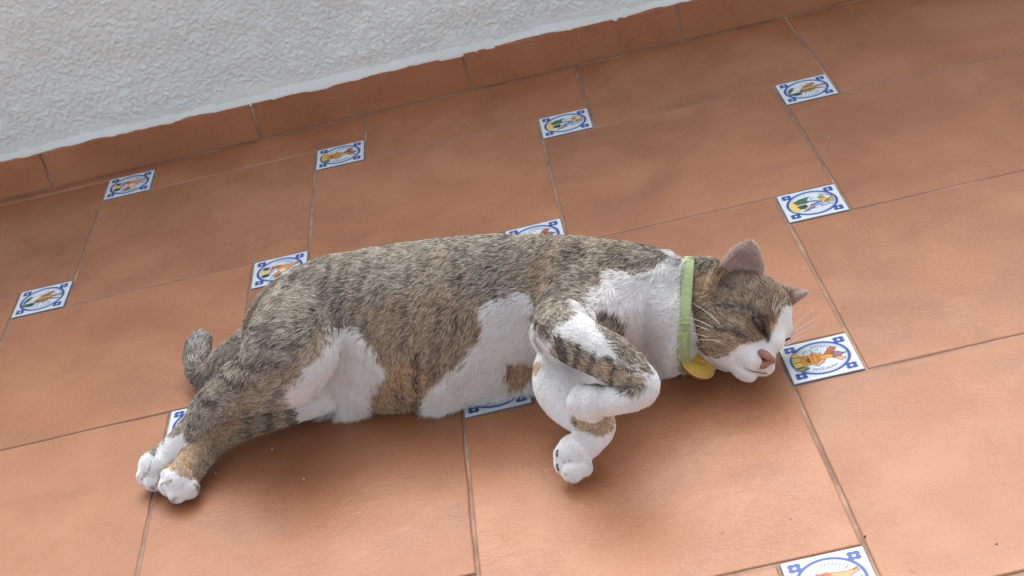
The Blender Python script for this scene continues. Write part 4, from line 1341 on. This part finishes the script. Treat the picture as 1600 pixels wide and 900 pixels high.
NL = NOSE_L + np.array([0, -0.02, -0.02])
frk = sstep(0.25, 0.5, noise_a(nvx * 0.01 + 4, 900))[:, None] * (nvx[:, :1] > 0.0)
ncol = ncol * (1 - 0.5 * frk) + srgb(96, 62, 52) * 0.5 * frk
mesh_obj("nose", H0 + HS * ((nvx * np.array([1.85, 1.25, 1.45]) + NL) @ HR), nq, M_WET, cat, True, ncol)

lips = []
for q in [(1197, 581), (1191, 581), (1184, 580), (1177, 578.5), (1170, 576), (1164, 573)]:
    x_, n_ = surface_at(*q)
    lips.append(x_ + n_ / np.linalg.norm(n_) * 0.0012)
tube("mouth", smooth_line(lips, 24), np.concatenate([[0.0002], np.full(14, 0.00042), np.linspace(0.0004, 0.00012, 9)]), M_SKIN, cat, 6, False, srgb(126, 98, 92))
M_WHISK, _, wb = material("whisker_hair", tuple(srgb(236, 232, 224)), 0.35, 0.5)
def whisker(base, tip, sag, r=0.00030):
    base, tip = np.array(base), np.array(tip)
    mid = base * 0.5 + tip * 0.5 + np.array([0, 0, sag])
    p = smooth_line([base, mid, tip], 9)
    o = tube("whisker", p, np.linspace(r, 0.00008, 9), M_WHISK, cat, 4)
    return o
def over(px, py, h):
    x, n_ = surface_at(px, py, ("head", "neck", "torso"))
    return x + n_ * h
for (bx_, by_), (tx, ty), h, sg in [((1156, 544), (1099, 479), 0.014, 0.006), ((1154, 546), (1091, 497), 0.013, 0.006), ((1152, 549), (1090, 505), 0.012, 0.005),
                                    ((1150, 552), (1096, 518), 0.011, 0.004), ((1150, 555), (1094, 533), 0.010, 0.004), ((1148, 558), (1086, 548), 0.010, 0.004),
                                    ((1150, 561), (1092, 562), 0.010, 0.003), ((1152, 549), (1108, 527), 0.012, 0.004), ((1156, 553), (1112, 549), 0.011, 0.003)]:
    b0, n0 = surface_at(bx_, by_)
    whisker(b0, over(tx, ty, h), sg)
for loc, (tx, ty, tz), sg in [((-0.9, 2.5, -0.9), (1281, 504, 0.016), 0.004), ((-1.0, 2.45, -1.0), (1272, 516, 0.012), 0.003), ((-0.95, 2.5, -0.7), (1272, 482, 0.024), 0.004),
                              ((-1.05, 2.35, -1.1), (1262, 524, 0.008), 0.003), ((-0.95, 2.4, -0.8), (1284, 492, 0.020), 0.004)]:
    whisker(hp(*loc), at(tx, ty, tz), sg)
for (bx_, by_), (tx, ty), tz in [((1208, 486), (1222, 452), 0.085), ((1209, 488), (1234, 462), 0.078), ((1211, 490), (1230, 470), 0.07), ((1207, 485), (1212, 458), 0.085)]:
    b0, n0 = surface_at(bx_, by_)
    whisker(b0, at(tx, ty, tz), 0.002, 0.00026)

# dark toe pads showing at the edge of the left forepaw
for px_, py_ in ((871.5, 708), (872, 730)):
    c0, n0 = surface_at(px_, py_, ("arm_left",))
    fr = np.stack([R_CAM[0] * 0.6 - R_CAM[1] * 0.1, R_CAM[1], -R_CAM[2]])
    n0 = n0 / np.linalg.norm(n0)
    a0 = np.cross(n0, R_CAM[1]); a0 /= np.linalg.norm(a0)
    add_uv_ball("toe_pad", c0 - n0 * 0.0002, np.stack([a0, np.cross(n0, a0), n0]), np.array([0.0016, 0.0032, 0.0014]), M_WET, cat,
                lambda L: np.ones((len(L), 3)) * srgb(84, 76, 78), 14, 10)

# ------------------------------------------------------------------ collar with buckle strap and name tag
def collar_mat():
    m, nt, b = material("green_webbing", tuple(srgb(150, 170, 118)), 0.7, 0.35)
    tc = N(nt, "ShaderNodeTexCoord")
    v = tc.outputs["Object"]
    wv_ = noise_node(nt, v, 420.0, 2, 0.5)
    c = ramp(nt, wv_, [(0.35, tuple(srgb(150, 170, 116))), (0.65, tuple(srgb(168, 184, 138)))])
    nt.links.new(c, b.inputs["Base Color"])
    nt.links.new(bump(nt, noise_node(nt, v, 1500.0, 2, 0.5), 0.4, 0.0004), b.inputs["Normal"])
    return m
M_COLLAR = collar_mat()
M_TAGM = painted("enamel_tag", 0.34, 0.5)
cc, (cax, cua, cub) = COL_C, COL_F
def ring_r(th):
    d = math.cos(th) * cua + math.sin(th) * cub
    r = np.arange(0.01, 0.075, 0.0008)
    X = cc + d[None] * r[:, None]
    i = np.clip(np.round((X - glo) / CELL).astype(int), 0, dims - 1)
    f = field[tuple(i.T)]
    k = np.argmax(f > 0) if (f > 0).any() else len(r) - 1
    return r[k]
TH = np.linspace(0, 2 * math.pi, 72, endpoint=False)
RR = np.array([ring_r(t) for t in TH])
for _ in range(6):
    RR = 0.25 * np.roll(RR, 1) + 0.5 * RR + 0.25 * np.roll(RR, -1)
def band(name, th0, th1, off, half, thick, n, parent, shift=0.0, taper=False):
    closed = th1 - th0 >= 2 * math.pi - 1e-6
    ts = np.linspace(th0, th1, n, endpoint=not closed)
    R_ = np.interp(ts % (2 * math.pi), np.append(TH, 2 * math.pi), np.append(RR, RR[0])) + off
    vs, fs = [], []
    prof = [(-half, 0), (-half, thick * 0.7), (-half + thick * 0.5, thick), (half - thick * 0.5, thick), (half, thick * 0.7), (half, 0)]
    for q, (t, r) in enumerate(zip(ts, R_)):
        d = math.cos(t) * cua + math.sin(t) * cub
        z = shift
        for (x, h) in prof:
            p = cc + d * (r + h) + cax * (x + z)
            p[2] = max(p[2], 0.0006)
            vs.append(p)
    m = len(prof)
    for k in range(n if closed else n - 1):
        for s in range(m):
            a, b = k * m + s, k * m + (s + 1) % m
            c, d = ((k + 1) % n) * m + s, ((k + 1) % n) * m + (s + 1) % m
            fs.append((a, b, d, c))
    if not closed:
        fs.append(tuple(range(m))); fs.append(tuple((n - 1) * m + s for s in range(m))[::-1])
    return mesh_obj(name, vs, fs, M_COLLAR, parent, True)
collar = band("collar", 0, 2 * math.pi, 0.0018, 0.0044, 0.0018, 96, cat)
tag(collar, label="pale green flat collar with a folded strap end")
def th_of(px, py, z):
    v = at(px, py, z) - cc
    return math.atan2(v @ cub, v @ cua)
band("strap_end", TH_STRAP[0], TH_STRAP[1], 0.0036, 0.0039, 0.0014, 26, collar, -0.0006)
band("keeper_loop", TH_STRAP[1] + 0.10, TH_STRAP[1] + 0.15, 0.0050, 0.0047, 0.0010, 5, collar)

tc0 = at(1089, 569, 0.024)
long_ = 0.85 * R_CAM[0] + 0.52 * R_CAM[1]
tn_ = 0.62 * -R_CAM[2] + 0.785 * (0.52 * R_CAM[0] - 0.85 * R_CAM[1])
tn_ /= np.linalg.norm(tn_); short_ = np.cross(tn_, long_)
TRAD = 0.0152
vs, fs, col_ = [], [], []
rings = [(0.0, 0.0008), (0.35, 0.0008), (0.62, 0.0008), (0.82, 0.0008), (0.87, 0.0013), (0.95, 0.0013), (1.0, 0.0008), (1.0, -0.0008), (0.0, -0.0008)]
NSG = 48
for (r, h) in rings:
    for s in range(NSG):
        an = 2 * math.pi * s / NSG
        vs.append(tc0 + TRAD * r * (math.cos(an) * long_ + math.sin(an) * short_) + tn_ * h)
        col_.append(srgb(236, 196, 96) if r < 0.86 else (srgb(222, 184, 104) if h > 0 and r < 0.99 else srgb(150, 98, 48)))
for k in range(len(rings) - 1):
    for s in range(NSG):
        a, b = k * NSG + s, k * NSG + (s + 1) % NSG
        fs.append((a, a + NSG, b + NSG, b))
name_tag = mesh_obj("name_tag", vs, fs, M_TAGM, collar, True, np.array(col_))
tag(name_tag, label="round yellow name tag with a worn line of dark lettering")
# the worn lettering: short engraved strokes, no longer legible, in one line across the disc
M_INK, _, _ = material("engraving", tuple(srgb(84, 62, 34)), 0.6, 0.3)
vs, fs = [], []
tdir = R_CAM[0] - tn_ * (R_CAM[0] @ tn_); tdir /= np.linalg.norm(tdir); tup = np.cross(tn_, tdir)
def stroke(x0, y0, x1, y1, wd=0.00022):
    a, b = np.array([x0, y0]), np.array([x1, y1])
    d = (b - a) / (np.linalg.norm(b - a) + 1e-9); nn = np.array([-d[1], d[0]]) * wd
    k = len(vs)
    for q in (a - nn, b - nn, b + nn, a + nn):
        vs.append(tc0 + tdir * q[0] + tup * q[1] + tn_ * 0.00095)
    fs.append((k, k + 1, k + 2, k + 3))
x = -0.0098
while x < 0.006:
    y = rng.uniform(-0.0001, 0.0004)
    stroke(x, y, x + rng.uniform(0.0003, 0.0009), y + rng.uniform(0.0002, 0.0013), 0.00024)
    if rng.random() < 0.5:
        stroke(x + 0.0004, y + 0.0006, x + 0.0011, y + 0.0007)
    x += rng.uniform(0.0012, 0.0018)
mesh_obj("lettering", vs, fs, M_INK, name_tag).parent = collar
M_STEEL, _, sb_ = material("steel_ring", tuple(srgb(170, 168, 162)), 0.3, 0.5)
sb_.inputs["Metallic"].default_value = 1.0
rc = at(1076, 552, 0.027)
tube("tag_ring", [rc + 0.0042 * (math.cos(a) * (0.4 * long_ - 0.9 * short_) + math.sin(a) * tn_) for a in np.linspace(0, 2 * math.pi, 20, endpoint=False)], 0.0006, M_STEEL, collar, 6, True)

# ------------------------------------------------------------------ crumbs and grit on the tiles
M_CRUMB, _, _ = material("pale_crumb", tuple(srgb(226, 220, 206)), 0.8)
M_GRIT, _, _ = material("dark_grit", tuple(srgb(60, 44, 38)), 0.8)
def crumbs(name, spots, mat):
    vs, fs = [], []
    for (px_, py_, r) in spots:
        r *= 0.62
        c = at(px_, py_, r * 0.6)
        k = len(vs)
        for d in ((1, 0, 0), (0, 1, 0), (-1, 0, 0), (0, -1, 0), (0, 0, 1), (0, 0, -1)):
            vs.append(c + np.array(d) * r * rng.uniform(0.6, 1.3))
        for a, b in ((0, 1), (1, 2), (2, 3), (3, 0)):
            fs.append((k + a, k + b, k + 4)); fs.append((k + b, k + a, k + 5))
    return tag(mesh_obj(name, vs, fs, mat), kind="stuff")
crumbs("crumbs", [(39, 427, 0.0011), (132, 545, 0.0009), (425, 702, 0.0010), (337, 740, 0.0010), (475, 748, 0.0011), (1295, 214, 0.0011), (228, 660, 0.0008),
                  (300, 590, 0.0006), (210, 470, 0.0006), (700, 260, 0.0006), (1420, 640, 0.0007), (560, 800, 0.0007), (1480, 250, 0.0006)], M_CRUMB)
crumbs("grit", [(1030, 218, 0.0012), (895, 223, 0.0009), (468, 373, 0.0009), (270, 625, 0.0008), (1229, 655, 0.0009), (1352, 838, 0.0016), (1557, 850, 0.0014), (1236, 811, 0.0012),
                (1128, 833, 0.0010), (1520, 180, 0.0008), (640, 760, 0.0007)], M_GRIT)
